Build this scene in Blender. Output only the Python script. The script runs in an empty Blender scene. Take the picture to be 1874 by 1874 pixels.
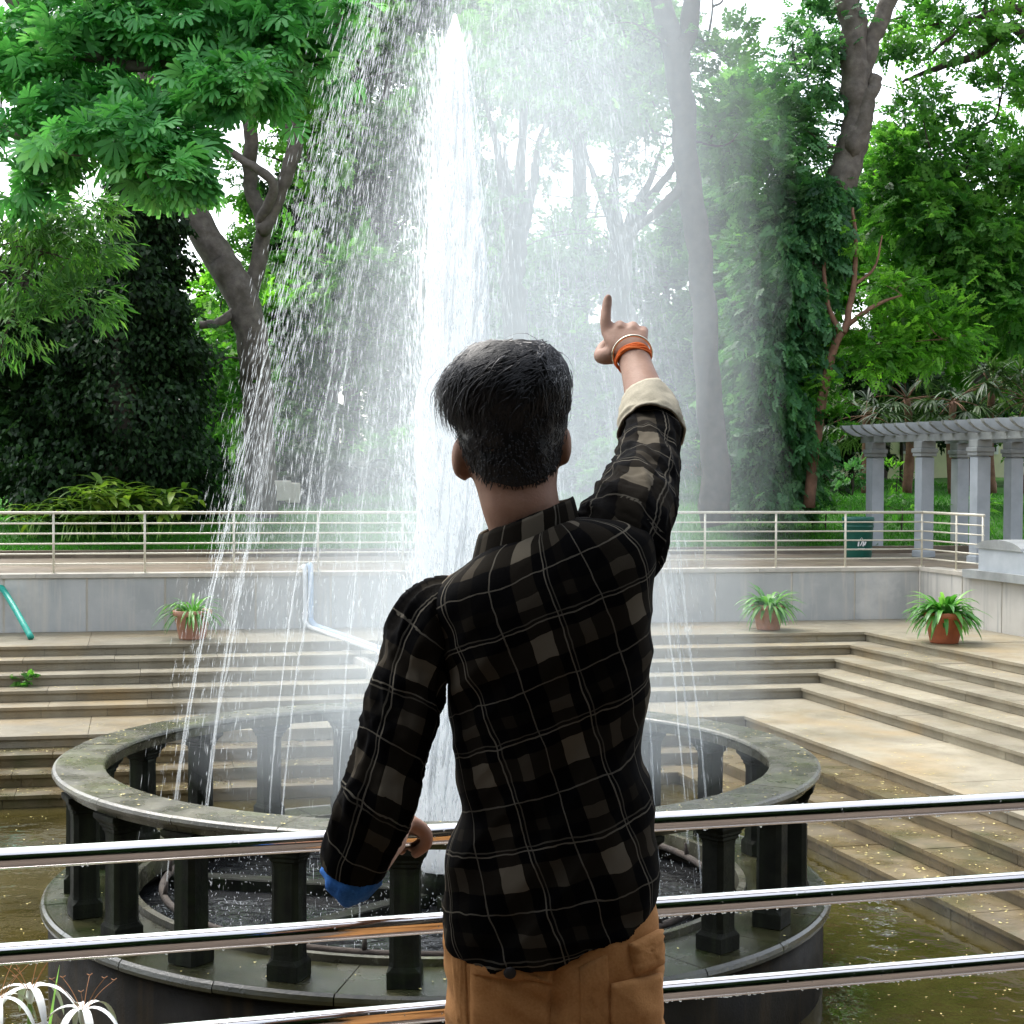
import bpy, bmesh, math, random
import numpy as np
from mathutils import Vector, Matrix, noise as mnoise
from mathutils.bvhtree import BVHTree
from mathutils.kdtree import KDTree

rng = np.random.default_rng(11)
random.seed(11)
R = math.radians
sc = bpy.context.scene
COL = sc.collection

# ------------------------------------------------------------------ camera, sky, sun, exposure
CAM_Z = 1.55
F, HALF = 3050.0, 937.0                      # focal length and half width in photograph pixels
cam_d = bpy.data.cameras.new('camera')
cam_d.sensor_width = 36.0
cam_d.lens = 36.0 * F / (2 * HALF)
cam_d.clip_start, cam_d.clip_end = 0.05, 600
cam = bpy.data.objects.new('camera', cam_d)
COL.objects.link(cam)
CAM_M = Matrix.Rotation(R(90 - 1.48), 3, 'X') @ Matrix.Rotation(R(0.3), 3, 'Z')
cam.matrix_world = Matrix.Translation((0, 0, CAM_Z)) @ CAM_M.to_4x4()
sc.camera = cam

SUN_EL, SUN_AZ = R(57), R(-38)               # azimuth from +Y, negative is to the left
w = bpy.data.worlds.new('World')
sc.world = w
w.use_nodes = True
nt = w.node_tree
sky = nt.nodes.new('ShaderNodeTexSky')
sky.sky_type = 'NISHITA'
sky.sun_disc = False
sky.sun_elevation = SUN_EL
sky.sun_rotation = SUN_AZ
sky.air_density, sky.dust_density, sky.ozone_density = 1.0, 2.5, 1.0
bg = nt.nodes['Background']
hs = nt.nodes.new('ShaderNodeHueSaturation')            # bright overcast: the whole sky paled evenly
hs.inputs['Saturation'].default_value = 0.38
nt.links.new(sky.outputs[0], hs.inputs['Color'])
nt.links.new(hs.outputs[0], bg.inputs[0])
bg.inputs[1].default_value = 0.15
sun_d = bpy.data.lights.new('sun', 'SUN')
sun_d.energy, sun_d.angle, sun_d.color = 1.0, R(35), (1.0, 0.97, 0.91)
sun = bpy.data.objects.new('sun', sun_d)
COL.objects.link(sun)
sdir = Vector((math.sin(SUN_AZ) * math.cos(SUN_EL), math.cos(SUN_AZ) * math.cos(SUN_EL), math.sin(SUN_EL)))
sun.rotation_euler = sdir.to_track_quat('Z', 'Y').to_euler()
sun.location = sdir * 60

vs = sc.view_settings
sc.display_settings.display_device = 'sRGB'
vs.view_transform, vs.look, vs.gamma = 'Standard', 'None', 1.0
vs.use_curve_mapping = False
vs.exposure = 1.85
cy = sc.cycles
cy.use_denoising = True
cy.max_bounces, cy.diffuse_bounces, cy.glossy_bounces = 8, 5, 3
cy.transmission_bounces, cy.transparent_max_bounces, cy.volume_bounces = 4, 8, 1
cy.use_adaptive_sampling, cy.adaptive_threshold = True, 0.02
cy.caustics_reflective = cy.caustics_refractive = False

# ------------------------------------------------------------------ helpers
def ray(x, y):
    return CAM_M @ Vector(((x - HALF) / F, (HALF - y) / F, -1.0))
def P(x, y, d):
    """the place seen at photograph pixel (x, y), d metres ahead of the camera"""
    v = ray(x, y)
    v *= d / v.y
    return np.array((v.x, v.y, v.z + CAM_Z))
def PZ(x, y, z):
    v = ray(x, y)
    v *= (z - CAM_Z) / v.z
    return np.array((v.x, v.y, z))

def props(o, label=None, cat=None, group=None, kind=None):
    if label: o['label'] = label
    if cat: o['category'] = cat
    if group: o['group'] = group
    if kind: o['kind'] = kind
    return o
def link(o, parent=None):
    COL.objects.link(o)
    if parent is not None: o.parent = parent
    return o
def empty(name, loc, label=None, cat=None, group=None, rz=0.0):
    o = bpy.data.objects.new(name, None)
    o.location = loc
    o.rotation_euler = (0, 0, rz)
    o.empty_display_size = 0.1
    link(o)
    return props(o, label, cat, group)
def mesh_np(name, V, Fq, mat=None, smooth=False, tint=None):
    """V (n,3), Fq (m,k) all faces with the same corner count"""
    V = np.ascontiguousarray(V, dtype=np.float32); Fq = np.ascontiguousarray(Fq, dtype=np.int32)
    me = bpy.data.meshes.new(name)
    n, (m, k) = len(V), Fq.shape
    me.vertices.add(n); me.vertices.foreach_set('co', V.ravel())
    me.loops.add(m * k); me.loops.foreach_set('vertex_index', Fq.ravel())
    me.polygons.add(m)
    me.polygons.foreach_set('loop_start', np.arange(0, m * k, k, dtype=np.int32))
    if smooth: me.polygons.foreach_set('use_smooth', np.ones(m, dtype=bool))
    me.update(calc_edges=True)
    if tint is not None:
        a = me.attributes.new('tint', 'FLOAT', 'POINT')
        a.data.foreach_set('value', np.ascontiguousarray(tint, dtype=np.float32))
    if mat: me.materials.append(mat)
    return me
def obj(name, me, parent=None, loc=None):
    """link a mesh; with a parent, the mesh is given in world space and re-based on the parent"""
    o = bpy.data.objects.new(name, me)
    link(o, parent)
    if loc is not None: o.location = loc
    elif parent is not None:
        o.matrix_parent_inverse = Matrix.Translation(-Vector(parent.location)) if parent.parent is None else parent_inv(parent)
    return o
def parent_inv(p):
    m = Matrix.Identity(4)
    while p is not None:
        m = p.matrix_parent_inverse @ Matrix.Translation(p.location) @ m if p.parent is not None else Matrix.Translation(p.location) @ m
        p = p.parent
    return m.inverted()
class MB:
    """collects pieces of one mesh (world space)"""
    def __init__(s): s.v, s.f, s.n = [], [], 0
    def add(s, V, Fs):
        V = np.asarray(V, dtype=float)
        s.v.append(V)
        s.f += [tuple(int(i) + s.n for i in f) for f in Fs]
        s.n += len(V)
        return s
    def box(s, c, sx, sy, sz, ang=0.0, bev=0.0):
        ca, sa = math.cos(ang), math.sin(ang)
        if bev <= 0:
            V = [(a * sx / 2, b * sy / 2, d * sz / 2) for d in (-1, 1) for a, b in ((-1, -1), (1, -1), (1, 1), (-1, 1))]
            Fs = [(3, 2, 1, 0), (4, 5, 6, 7), (0, 1, 5, 4), (1, 2, 6, 5), (2, 3, 7, 6), (3, 0, 4, 7)]
        else:
            V, Fs = bevbox(sx, sy, sz, bev)
        V = [(c[0] + x * ca - y * sa, c[1] + x * sa + y * ca, c[2] + z) for x, y, z in V]
        return s.add(V, Fs)
    def prism(s, poly, z0, z1):
        """vertical prism over a 2D polygon; a small chamfer is left on the upper edge by the material"""
        n = len(poly)
        area = sum(poly[i][0] * poly[(i + 1) % n][1] - poly[(i + 1) % n][0] * poly[i][1] for i in range(n))
        if area < 0: poly = poly[::-1]
        V = [(p[0], p[1], z0) for p in poly] + [(p[0], p[1], z1) for p in poly]
        Fs = [tuple(range(n - 1, -1, -1)), tuple(range(n, 2 * n))] + [(i, (i + 1) % n, n + (i + 1) % n, n + i) for i in range(n)]
        return s.add(V, Fs)
    def tube(s, pts, rad, seg=8, cap=True, wob=0.0, ell=1.0):
        V, Fs = tube(pts, rad, seg, cap, wob, ell)
        return s.add(V, Fs)
    def mesh(s, name, mat=None, smooth=False):
        me = bpy.data.meshes.new(name)
        V = np.concatenate(s.v) if s.v else np.zeros((0, 3))
        me.from_pydata(V.tolist(), [], s.f)
        if smooth: me.polygons.foreach_set('use_smooth', np.ones(len(me.polygons), dtype=bool))
        me.update()
        if mat: me.materials.append(mat)
        return me
    def build(s, name, mat, parent=None, smooth=False):
        return obj(name, s.mesh(name, mat, smooth), parent)
def bevbox(sx, sy, sz, b):
    V, x, y, z = [], sx / 2, sy / 2, sz / 2
    for zz, i in ((-z, b), (-z + b, 0), (z - b, 0), (z, b)):
        V += [(-x + i, -y + i, zz), (x - i, -y + i, zz), (x - i, y - i, zz), (-x + i, y - i, zz)]
    Fs = [(3, 2, 1, 0), (12, 13, 14, 15)]
    for k in range(3):
        for i in range(4):
            j = (i + 1) % 4
            Fs.append((k * 4 + i, k * 4 + j, k * 4 + 4 + j, k * 4 + 4 + i))
    return V, Fs
def spline(pts, n):
    """Catmull-Rom through the rows of pts, n samples per span"""
    p = np.asarray(pts, dtype=float)
    if len(p) < 3: return np.array([p[0] + (p[-1] - p[0]) * t for t in np.linspace(0, 1, n + 1)])
    q = np.vstack([2 * p[0] - p[1], p, 2 * p[-1] - p[-2]])
    out = []
    for i in range(1, len(q) - 2):
        for t in np.linspace(0, 1, n, endpoint=False):
            a, b, c, d = q[i - 1], q[i], q[i + 1], q[i + 2]
            out.append(.5 * (2 * b + (c - a) * t + (2 * a - 5 * b + 4 * c - d) * t * t + (3 * b - a - 3 * c + d) * t ** 3))
    out.append(p[-1])
    return np.array(out)
def frames(pts):
    pts = np.asarray(pts, dtype=float)
    T = np.gradient(pts, axis=0)
    T /= np.linalg.norm(T, axis=1)[:, None] + 1e-9
    ref = np.array((0, 0, 1.0)) if abs(T[0][2]) < .9 else np.array((0, 1.0, 0))
    A = []
    a = np.cross(ref, T[0]); a /= np.linalg.norm(a)
    for t in T:
        a = a - t * np.dot(a, t); a /= np.linalg.norm(a) + 1e-9
        A.append(a)
    A = np.array(A)
    return T, A, np.cross(T, A)
def tube(pts, rad, seg=8, cap=True, wob=0.0, ell=1.0):
    pts = np.asarray(pts, dtype=float)
    n = len(pts)
    rad = np.interp(np.linspace(0, 1, n), np.linspace(0, 1, len(np.atleast_1d(rad))), np.atleast_1d(rad)) if np.size(rad) != n else np.asarray(rad, dtype=float)
    T, A, B = frames(pts)
    th = np.linspace(0, 2 * math.pi, seg, endpoint=False)
    r = rad[:, None] * np.ones(seg)[None]
    if wob: r = r * (1 + wob * rng.normal(0, 1, (n, seg)))
    V = pts[:, None] + A[:, None] * (np.cos(th)[None] * r)[..., None] + B[:, None] * (np.sin(th)[None] * r * ell)[..., None]
    V = V.reshape(-1, 3)
    Fs = [(i * seg + j, i * seg + (j + 1) % seg, (i + 1) * seg + (j + 1) % seg, (i + 1) * seg + j) for i in range(n - 1) for j in range(seg)]
    if cap: Fs += [tuple(range(seg - 1, -1, -1)), tuple((n - 1) * seg + j for j in range(seg))]
    return V, Fs
def lathe(prof, seg=32, c=(0, 0), a0=0.0, a1=2 * math.pi, closed=None):
    """prof rows (r, z); a closed profile loops back on itself"""
    full = abs(a1 - a0 - 2 * math.pi) < 1e-6
    th = np.linspace(a0, a1, seg, endpoint=not full)
    m = len(prof)
    V = np.array([(c[0] + r * math.sin(t), c[1] - r * math.cos(t), z) for t in th for r, z in prof])
    Fs = []
    nt_ = len(th)
    for i in range(nt_ if full else nt_ - 1):
        j = (i + 1) % nt_
        for k in range(m if closed else m - 1):
            l = (k + 1) % m
            Fs.append((i * m + k, j * m + k, j * m + l, i * m + l))
    if closed and not full:
        Fs += [tuple(range(m)), tuple((nt_ - 1) * m + k for k in range(m - 1, -1, -1))]
    return V, Fs

# ------------------------------------------------------------------ materials
MATS = {}
def nodes(name):
    m = bpy.data.materials.new(name)
    m.use_nodes = True
    t = m.node_tree
    return m, t, t.nodes, t.links, t.nodes['Principled BSDF']
def ramp(t, src, stops):
    r = t.nodes.new('ShaderNodeValToRGB')
    e = r.color_ramp.elements
    while len(e) < len(stops): e.new(.5)
    for el, (p, c) in zip(e, stops):
        el.position, el.color = p, (*c, 1) if len(c) == 3 else c
    t.links.new(src, r.inputs[0])
    return r.outputs[0]
def noise_n(t, vec, scale, detail=4, rough=.55, stretch=None):
    n = t.nodes.new('ShaderNodeTexNoise')
    n.inputs['Scale'].default_value, n.inputs['Detail'].default_value, n.inputs['Roughness'].default_value = scale, detail, rough
    if stretch:
        mp = t.nodes.new('ShaderNodeMapping'); mp.inputs['Scale'].default_value = stretch
        t.links.new(vec, mp.inputs[0]); vec = mp.outputs[0]
    t.links.new(vec, n.inputs['Vector'])
    return n.outputs['Fac']
def mixc(t, fac, a, b, mode='MIX'):
    n = t.nodes.new('ShaderNodeMix'); n.data_type, n.blend_type = 'RGBA', mode
    for s, v in ((n.inputs[0], fac), (n.inputs[6], a), (n.inputs[7], b)):
        if hasattr(v, 'is_linked') or hasattr(v, 'links'): t.links.new(v, s)
        elif isinstance(v, (int, float)): s.default_value = v
        else: s.default_value = (*v, 1)
    return n.outputs[2]
def mth(t, op, a, b=None, c=None):
    n = t.nodes.new('ShaderNodeMath'); n.operation = op
    for s, v in zip(n.inputs, (a, b, c)):
        if v is None: continue
        if isinstance(v, (int, float)): s.default_value = v
        else: t.links.new(v, s)
    return n.outputs[0]
def stone(name, c1, c2, scale=3.0, rough=(.55, .85), bump=.3, stain=None, stain_scale=.8, stain_lo=.5, streak=None, per_obj=.12, spec=.4, bscale=40, dirt=None, blot=None):
    """rough mineral or painted surface: two-tone mottling, optional stain patches, vertical streaks, tint by piece"""
    m, t, N, L, b = nodes(name)
    pos = N.new('ShaderNodeNewGeometry').outputs['Position']
    base = ramp(t, noise_n(t, pos, scale, 6), ((.3, c1), (.7, c2)))
    if stain:
        f = ramp(t, noise_n(t, pos, stain_scale, 5, .65), ((stain_lo, (0, 0, 0)), (min(stain_lo + .22, 1), (1, 1, 1))))
        base = mixc(t, f, base, stain)
    if streak:
        f = ramp(t, noise_n(t, pos, 1.0, 3, .6, (7, 7, .5)), ((.52, (0, 0, 0)), (.7, (1, 1, 1))))
        base = mixc(t, mth(t, 'MULTIPLY', f, .8), base, streak)
    if blot:
        f = ramp(t, noise_n(t, pos, 2.3, 7, .72), ((.5, (0, 0, 0)), (.68, (1, 1, 1))))
        base = mixc(t, mth(t, 'MULTIPLY', f, .55), base, blot)
    if dirt:
        f = ramp(t, noise_n(t, pos, 22, 3, .7), ((.58, (0, 0, 0)), (.72, (1, 1, 1))))
        base = mixc(t, mth(t, 'MULTIPLY', f, .6), base, dirt)
    if per_obj:
        oi = N.new('ShaderNodeObjectInfo').outputs['Random']
        v = mth(t, 'MULTIPLY_ADD', oi, 2 * per_obj, 1 - per_obj)
        hsv = N.new('ShaderNodeHueSaturation')
        L.new(v, hsv.inputs['Value']); L.new(base, hsv.inputs['Color'])
        base = hsv.outputs[0]
    L.new(base, b.inputs['Base Color'])
    rr = N.new('ShaderNodeMapRange')
    L.new(noise_n(t, pos, scale * .7, 4), rr.inputs[0])
    rr.inputs[1].default_value, rr.inputs[2].default_value, rr.inputs[3].default_value, rr.inputs[4].default_value = .35, .65, rough[0], rough[1]
    L.new(rr.outputs[0], b.inputs['Roughness'])
    b.inputs['Specular IOR Level'].default_value = spec
    if bump:
        bp = N.new('ShaderNodeBump'); bp.inputs['Strength'].default_value = bump; bp.inputs['Distance'].default_value = .01
        L.new(noise_n(t, pos, bscale, 5, .7), bp.inputs['Height'])
        L.new(bp.outputs[0], b.inputs['Normal'])
    return m
def plain(name, c, rough=.5, metal=0.0, spec=.5, vary=.15, scale=12, bump=0.0):
    m, t, N, L, b = nodes(name)
    pos = N.new('ShaderNodeNewGeometry').outputs['Position']
    k1, k2 = 1 - vary, 1 + vary
    L.new(ramp(t, noise_n(t, pos, scale, 5), ((.3, tuple(x * k1 for x in c)), (.7, tuple(x * k2 for x in c)))), b.inputs['Base Color'])
    b.inputs['Metallic'].default_value = metal
    L.new(mth(t, 'MULTIPLY_ADD', noise_n(t, pos, scale * 2, 3), rough * .5, rough * .75), b.inputs['Roughness'])
    b.inputs['Specular IOR Level'].default_value = spec
    if bump:
        bp = N.new('ShaderNodeBump'); bp.inputs['Strength'].default_value = bump; bp.inputs['Distance'].default_value = .005
        L.new(noise_n(t, pos, 90, 4), bp.inputs['Height']); L.new(bp.outputs[0], b.inputs['Normal'])
    return m
def leafmat(name, dark, mid, light, trans=.45, gloss=.35, rough=.45):
    m, t, N, L, b = nodes(name)
    a = N.new('ShaderNodeAttribute'); a.attribute_name = 'tint'
    col = ramp(t, a.outputs['Fac'], ((0, dark), (.55, mid), (1, light)))
    L.new(col, b.inputs['Base Color'])
    b.inputs['Roughness'].default_value = rough
    b.inputs['Specular IOR Level'].default_value = gloss
    tr = N.new('ShaderNodeBsdfTranslucent')
    L.new(mixc(t, 1.0, col, (1.25, 1.5, .7), 'MULTIPLY'), tr.inputs[0])
    mx = N.new('ShaderNodeMixShader'); mx.inputs[0].default_value = trans
    L.new(b.outputs[0], mx.inputs[1]); L.new(tr.outputs[0], mx.inputs[2])
    L.new(mx.outputs[0], N['Material Output'].inputs[0])
    return m

M = MATS
M['step'] = stone('step_sandstone', (.205, .18, .125), (.29, .26, .188), 1.6, (.35, .75), .25, stain=(.27, .185, .075), stain_scale=.3, stain_lo=.5, per_obj=.14, dirt=(.16, .12, .07), blot=(.15, .125, .085))
M['stepcore'] = stone('step_joint_concrete', (.06, .05, .04), (.1, .085, .06), 4, per_obj=0)
M['steplow'] = stone('wet_mossy_step_stone', (.085, .063, .03), (.17, .128, .062), 2.5, (.15, .5), .3, stain=(.06, .06, .02), stain_scale=1.1, per_obj=.1, spec=.6)
M['wall'] = stone('weathered_grey_plaster', (.32, .33, .32), (.46, .46, .435), 1.2, (.6, .85), .2, stain=(.58, .57, .53), stain_scale=.75, stain_lo=.5, streak=(.52, .49, .43), per_obj=.13)
M['wallR'] = stone('weathered_cream_plaster', (.42, .4, .36), (.55, .53, .48), 1.2, (.6, .85), .2, streak=(.3, .3, .28), per_obj=.06)
M['coping'] = stone('pale_coping_stone', (.4, .37, .31), (.52, .48, .41), 5, (.5, .75), .15, per_obj=.08)
M['joint'] = stone('cream_joint_render', (.5, .46, .38), (.58, .54, .46), 6, per_obj=.05)
M['moss'] = stone('mossy_fountain_stone', (.038, .037, .022), (.10, .093, .06), 4.5, (.12, .45), .45, stain=(.07, .085, .012), stain_scale=1.3, stain_lo=.5, per_obj=.08, spec=.6, bscale=60, dirt=(.28, .26, .2))
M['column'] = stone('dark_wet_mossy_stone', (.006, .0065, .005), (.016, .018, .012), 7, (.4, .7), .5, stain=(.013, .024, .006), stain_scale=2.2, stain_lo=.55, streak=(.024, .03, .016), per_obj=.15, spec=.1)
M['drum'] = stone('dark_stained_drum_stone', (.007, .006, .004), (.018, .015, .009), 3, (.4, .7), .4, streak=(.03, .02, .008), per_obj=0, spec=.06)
M['deck'] = stone('wet_algae_deck_stone', (.018, .019, .008), (.05, .048, .022), 3.5, (.06, .35), .3, stain=(.02, .034, .009), stain_scale=1.4, stain_lo=.48, per_obj=.1, spec=.7)
M['basin'] = stone('dark_basin_silt', (.03, .027, .024), (.075, .065, .055), 5, (.2, .6), .6, per_obj=0)
M['pave'] = stone('promenade_paving', (.10, .08, .055), (.18, .145, .10), 1.5, (.4, .8), .2, stain=(.14, .1, .06), per_obj=0)
M['plat'] = stone('platform_paving', (.07, .055, .045), (.13, .105, .085), 2, (.5, .8), .2, per_obj=.12)
M['kerb'] = stone('planting_bed_kerb', (.11, .085, .06), (.19, .15, .105), 3, per_obj=.1)
M['soil'] = stone('bare_soil', (.06, .042, .026), (.12, .085, .05), 4, bump=.6, per_obj=0)
M['lawn'] = stone('lawn_ground', (.03, .1, .012), (.055, .16, .022), 1.4, (.7, .9), .5, per_obj=0, spec=.2)
M['steel'] = plain('polished_steel', (.74, .72, .70), .11, 1.0, vary=.03, scale=30)
M['railpaint'] = plain('cream_painted_steel', (.62, .58, .47), .4, .25, vary=.1, scale=20)
M['pergola'] = stone('grey_pergola_concrete', (.33, .36, .38), (.43, .46, .48), 3, (.55, .8), .15, per_obj=.06)
M['pergtop'] = stone('weathered_pergola_concrete', (.25, .265, .26), (.36, .375, .365), 3, (.55, .8), .2, per_obj=.1, stain=(.17, .18, .17))
M['terracotta'] = plain('terracotta', (.42, .12, .055), .55, vary=.2, scale=8, bump=.1)
M['terrapale'] = plain('faded_terracotta', (.5, .25, .17), .6, vary=.2, scale=8, bump=.1)
M['hose'] = plain('turquoise_plastic', (.02, .36, .27), .35)
M['pvc'] = plain('white_pvc', (.7, .72, .72), .35, vary=.04)
M['pvcblue'] = plain('pale_blue_pvc', (.36, .47, .6), .35, vary=.08)
M['bin'] = plain('dark_green_plastic', (.006, .09, .062), .4, vary=.12)
M['white'] = plain('white_paint', (.75, .75, .73), .5, vary=.05)
M['build'] = plain('pale_yellow_wall', (.72, .68, .45), .8, vary=.08, scale=2)
M['glassdark'] = plain('dark_window_glass', (.03, .035, .04), .1, vary=.1)
M['barkG'] = stone('grey_bark', (.07, .06, .05), (.155, .135, .11), 6, (.7, .95), .9, stain=(.06, .05, .035), stain_scale=2, per_obj=0, bscale=25)
M['barkD'] = stone('dark_bark', (.03, .023, .018), (.075, .058, .045), 6, (.7, .95), .9, per_obj=0, bscale=25)
M['barkR'] = stone('reddish_bark', (.13, .065, .04), (.24, .13, .08), 6, (.7, .95), .9, per_obj=0, bscale=25)
M['lf_bright'] = leafmat('bright_compound_leaf', (.045, .17, .05), (.12, .38, .12), (.28, .58, .25), .5)
M['lf_mid'] = leafmat('mid_green_leaf', (.024, .09, .02), (.078, .22, .042), (.2, .42, .085), .55)
M['lf_yel'] = leafmat('yellow_green_leaf', (.04, .12, .015), (.11, .30, .035), (.26, .52, .07), .58)
M['lf_bam'] = leafmat('bamboo_leaf', (.03, .09, .02), (.085, .23, .05), (.22, .40, .10), .45)
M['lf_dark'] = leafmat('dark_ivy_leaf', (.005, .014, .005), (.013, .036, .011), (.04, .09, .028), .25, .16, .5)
M['lf_grey'] = leafmat('grey_green_ivy_leaf', (.025, .085, .035), (.07, .2, .075), (.17, .36, .15), .45, .4)
M['lf_palm'] = leafmat('fan_palm_leaf', (.015, .04, .012), (.045, .09, .03), (.13, .2, .08), .25, .4)
M['lf_pot'] = leafmat('strap_leaf', (.03, .12, .02), (.09, .29, .05), (.28, .5, .15), .35, .5, .35)
M['lf_ginger'] = leafmat('ginger_leaf', (.03, .075, .012), (.1, .19, .025), (.26, .36, .05), .35, .5, .35)
M['grass'] = leafmat('grass_blade', (.02, .09, .01), (.05, .19, .02), (.11, .32, .04), .45, .2)
M['petal'] = plain('pale_yellow_petal', (.6, .52, .2), .6, vary=.3, scale=30)
M['lily'] = plain('white_lily_petal', (.82, .85, .8), .45, vary=.04)
M['stem'] = plain('light_green_stem', (.2, .36, .06), .45, vary=.15)
M['rust'] = plain('rust_brown_thread', (.3, .12, .03), .6)

# water in the pool: shallow, murky, rippled
def water_mat(name, c1, c2, bump, scale, rough=.04):
    m, t, N, L, b = nodes(name)
    pos = N.new('ShaderNodeNewGeometry').outputs['Position']
    base = ramp(t, noise_n(t, pos, .9, 6, .65), ((.3, c1), (.68, c2)))
    L.new(base, b.inputs['Base Color'])
    b.inputs['Roughness'].default_value = rough
    b.inputs['IOR'].default_value = 1.33
    b.inputs['Specular IOR Level'].default_value = .9
    bp = N.new('ShaderNodeBump'); bp.inputs['Strength'].default_value = bump; bp.inputs['Distance'].default_value = .05
    h = mth(t, 'ADD', noise_n(t, pos, scale, 3, .5), mth(t, 'MULTIPLY', noise_n(t, pos, scale * .3, 2), 1.4))
    L.new(h, bp.inputs['Height']); L.new(bp.outputs[0], b.inputs['Normal'])
    return m
M['pool'] = water_mat('murky_pool_water', (.022, .018, .004), (.07, .056, .018), .16, 3.5)
M['basinwater'] = water_mat('dark_basin_water', (.01, .012, .014), (.03, .03, .03), .35, 9, .06)
def foam(name, dens, c=(.93, .97, .98), tr=.35):
    m, t, N, L, b = nodes(name)
    b.inputs['Base Color'].default_value = (*c, 1); b.inputs['Roughness'].default_value = .3
    tl = N.new('ShaderNodeBsdfTranslucent'); tl.inputs[0].default_value = (*c, 1)
    mx = N.new('ShaderNodeMixShader'); mx.inputs[0].default_value = tr
    L.new(b.outputs[0], mx.inputs[1]); L.new(tl.outputs[0], mx.inputs[2])
    out = mx.outputs[0]
    if dens < 1:
        tp = N.new('ShaderNodeBsdfTransparent')
        m2 = N.new('ShaderNodeMixShader'); m2.inputs[0].default_value = dens
        L.new(tp.outputs[0], m2.inputs[1]); L.new(out, m2.inputs[2]); out = m2.outputs[0]
    L.new(out, N['Material Output'].inputs[0])
    return m
M['foam'] = foam('white_foaming_water', 1.0, (.98, .99, .99), tr=.72)
M['drop'] = foam('falling_water_drops', .42, tr=.6)
M['jet'] = foam('thin_clear_jet', .17, tr=.6)

# ------------------------------------------------------------------ the place: pool, steps, walls, ground
Z_PROM, Z_TERR, RISE, Z_WATER, N_LEV = -0.15, -1.05, 0.15, -2.40, 9
THB, THR = R(12.5), R(15.5)
UB = np.array((math.cos(THB), math.sin(THB)))            # along the back wall, to the right
NB = np.array((math.sin(THB), -math.cos(THB)))           # from the back wall into the pool
VR = np.array((math.sin(THR), -math.cos(THR)))           # along the right-hand steps, towards the camera
NR = np.array((-math.cos(THR), -math.sin(THR)))          # from the right-hand steps into the pool
C0 = PZ(1584, 1156, Z_TERR)[:2]
OFFS = [0, .48, .96, 1.44, 1.92, 3.37, 3.85, 4.33, 4.81]
COR = [C0 + d * (NB + NR) for d in OFFS]
CW = C0 - 1.95 * (NB + NR)
zl = lambda i: Z_TERR - i * RISE
LEFT, NEAR = 24.0, 27.0
def front_y(x): return 4.0 + math.tan(R(13)) * x
def seg_hit(p, d):                                        # where a line meets the near edge of the pool
    k = math.tan(R(13))
    s = (4.0 + k * p[0] - p[1]) / (d[1] - k * d[0])
    return p + d * s
back = lambda i, s: (COR[i] if i >= 0 else CW) - UB * s
right = lambda i, s: (COR[i] if i >= 0 else CW) + VR * s

# ground: one sheet to the horizon with the sunken pool left open
A_ = CW - UB * LEFT; B_ = CW; C_ = seg_hit(CW, VR); D_ = np.array((A_[0] - 1.0, front_y(A_[0] - 1.0)))
G = 300
gv = [(*A_, 0), (*B_, 0), (*C_, 0), (*D_, 0), (-G, G, 0), (G, G, 0), (G, -G, 0), (-G, -G, 0)]
gv = [(x, y, Z_PROM - .01) for x, y, _ in gv]
g = MB().add(gv, [(4, 0, 1, 5), (5, 1, 2, 6), (6, 2, 3, 7), (7, 3, 0, 4)]).build('ground', M['pave'])
props(g, kind='structure')
# the near platform the man stands on
kx = 13
pl = MB().prism([(-kx, front_y(-kx)), (kx, front_y(kx)), (kx, -14), (-kx, -14)], -.3, -.012)
# near edge face of the pool
pl.prism([(-kx, front_y(-kx)), (kx, front_y(kx)), (kx, front_y(kx) - .25), (-kx, front_y(-kx) - .25)], -2.7, -.3)
plat = props(pl.build('platform', M['plat']), kind='structure')
slab_me = MB().box((0, 0, 0), .595, .595, .02, 0, .003).mesh('paving_slab', M['plat'])
for i in range(-4, 5):
    for j in range(-3, 6):
        c = np.array((0, 2.6)) + i * .6 * UB + (-j + 1) * .6 * np.array((-math.sin(THB), math.cos(THB)))
        if c[1] > front_y(c[0]) - .75: continue
        o = obj('paving_slab', slab_me, plat, (c[0], c[1], -.01)); o.rotation_euler.z = THB
# bed for the lilies between the railing and the drop
bed = MB()
bed.prism([(-kx, front_y(-kx) - .02), (kx, front_y(kx) - .02), (kx, front_y(kx) - .55), (-kx, front_y(-kx) - .55)], -.05, .04)
props(bed.build('planting_bed', M['soil']), kind='structure')

# pool water and the floor under it
wp = MB()
wp.add([(*(COR[-1] - UB * LEFT), Z_WATER), (*COR[-1], Z_WATER), (*(COR[-1] + VR * 30), Z_WATER), (-25, 2, Z_WATER)], [(0, 3, 2, 1)])
props(wp.build('water', M['pool']), kind='structure')

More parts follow.
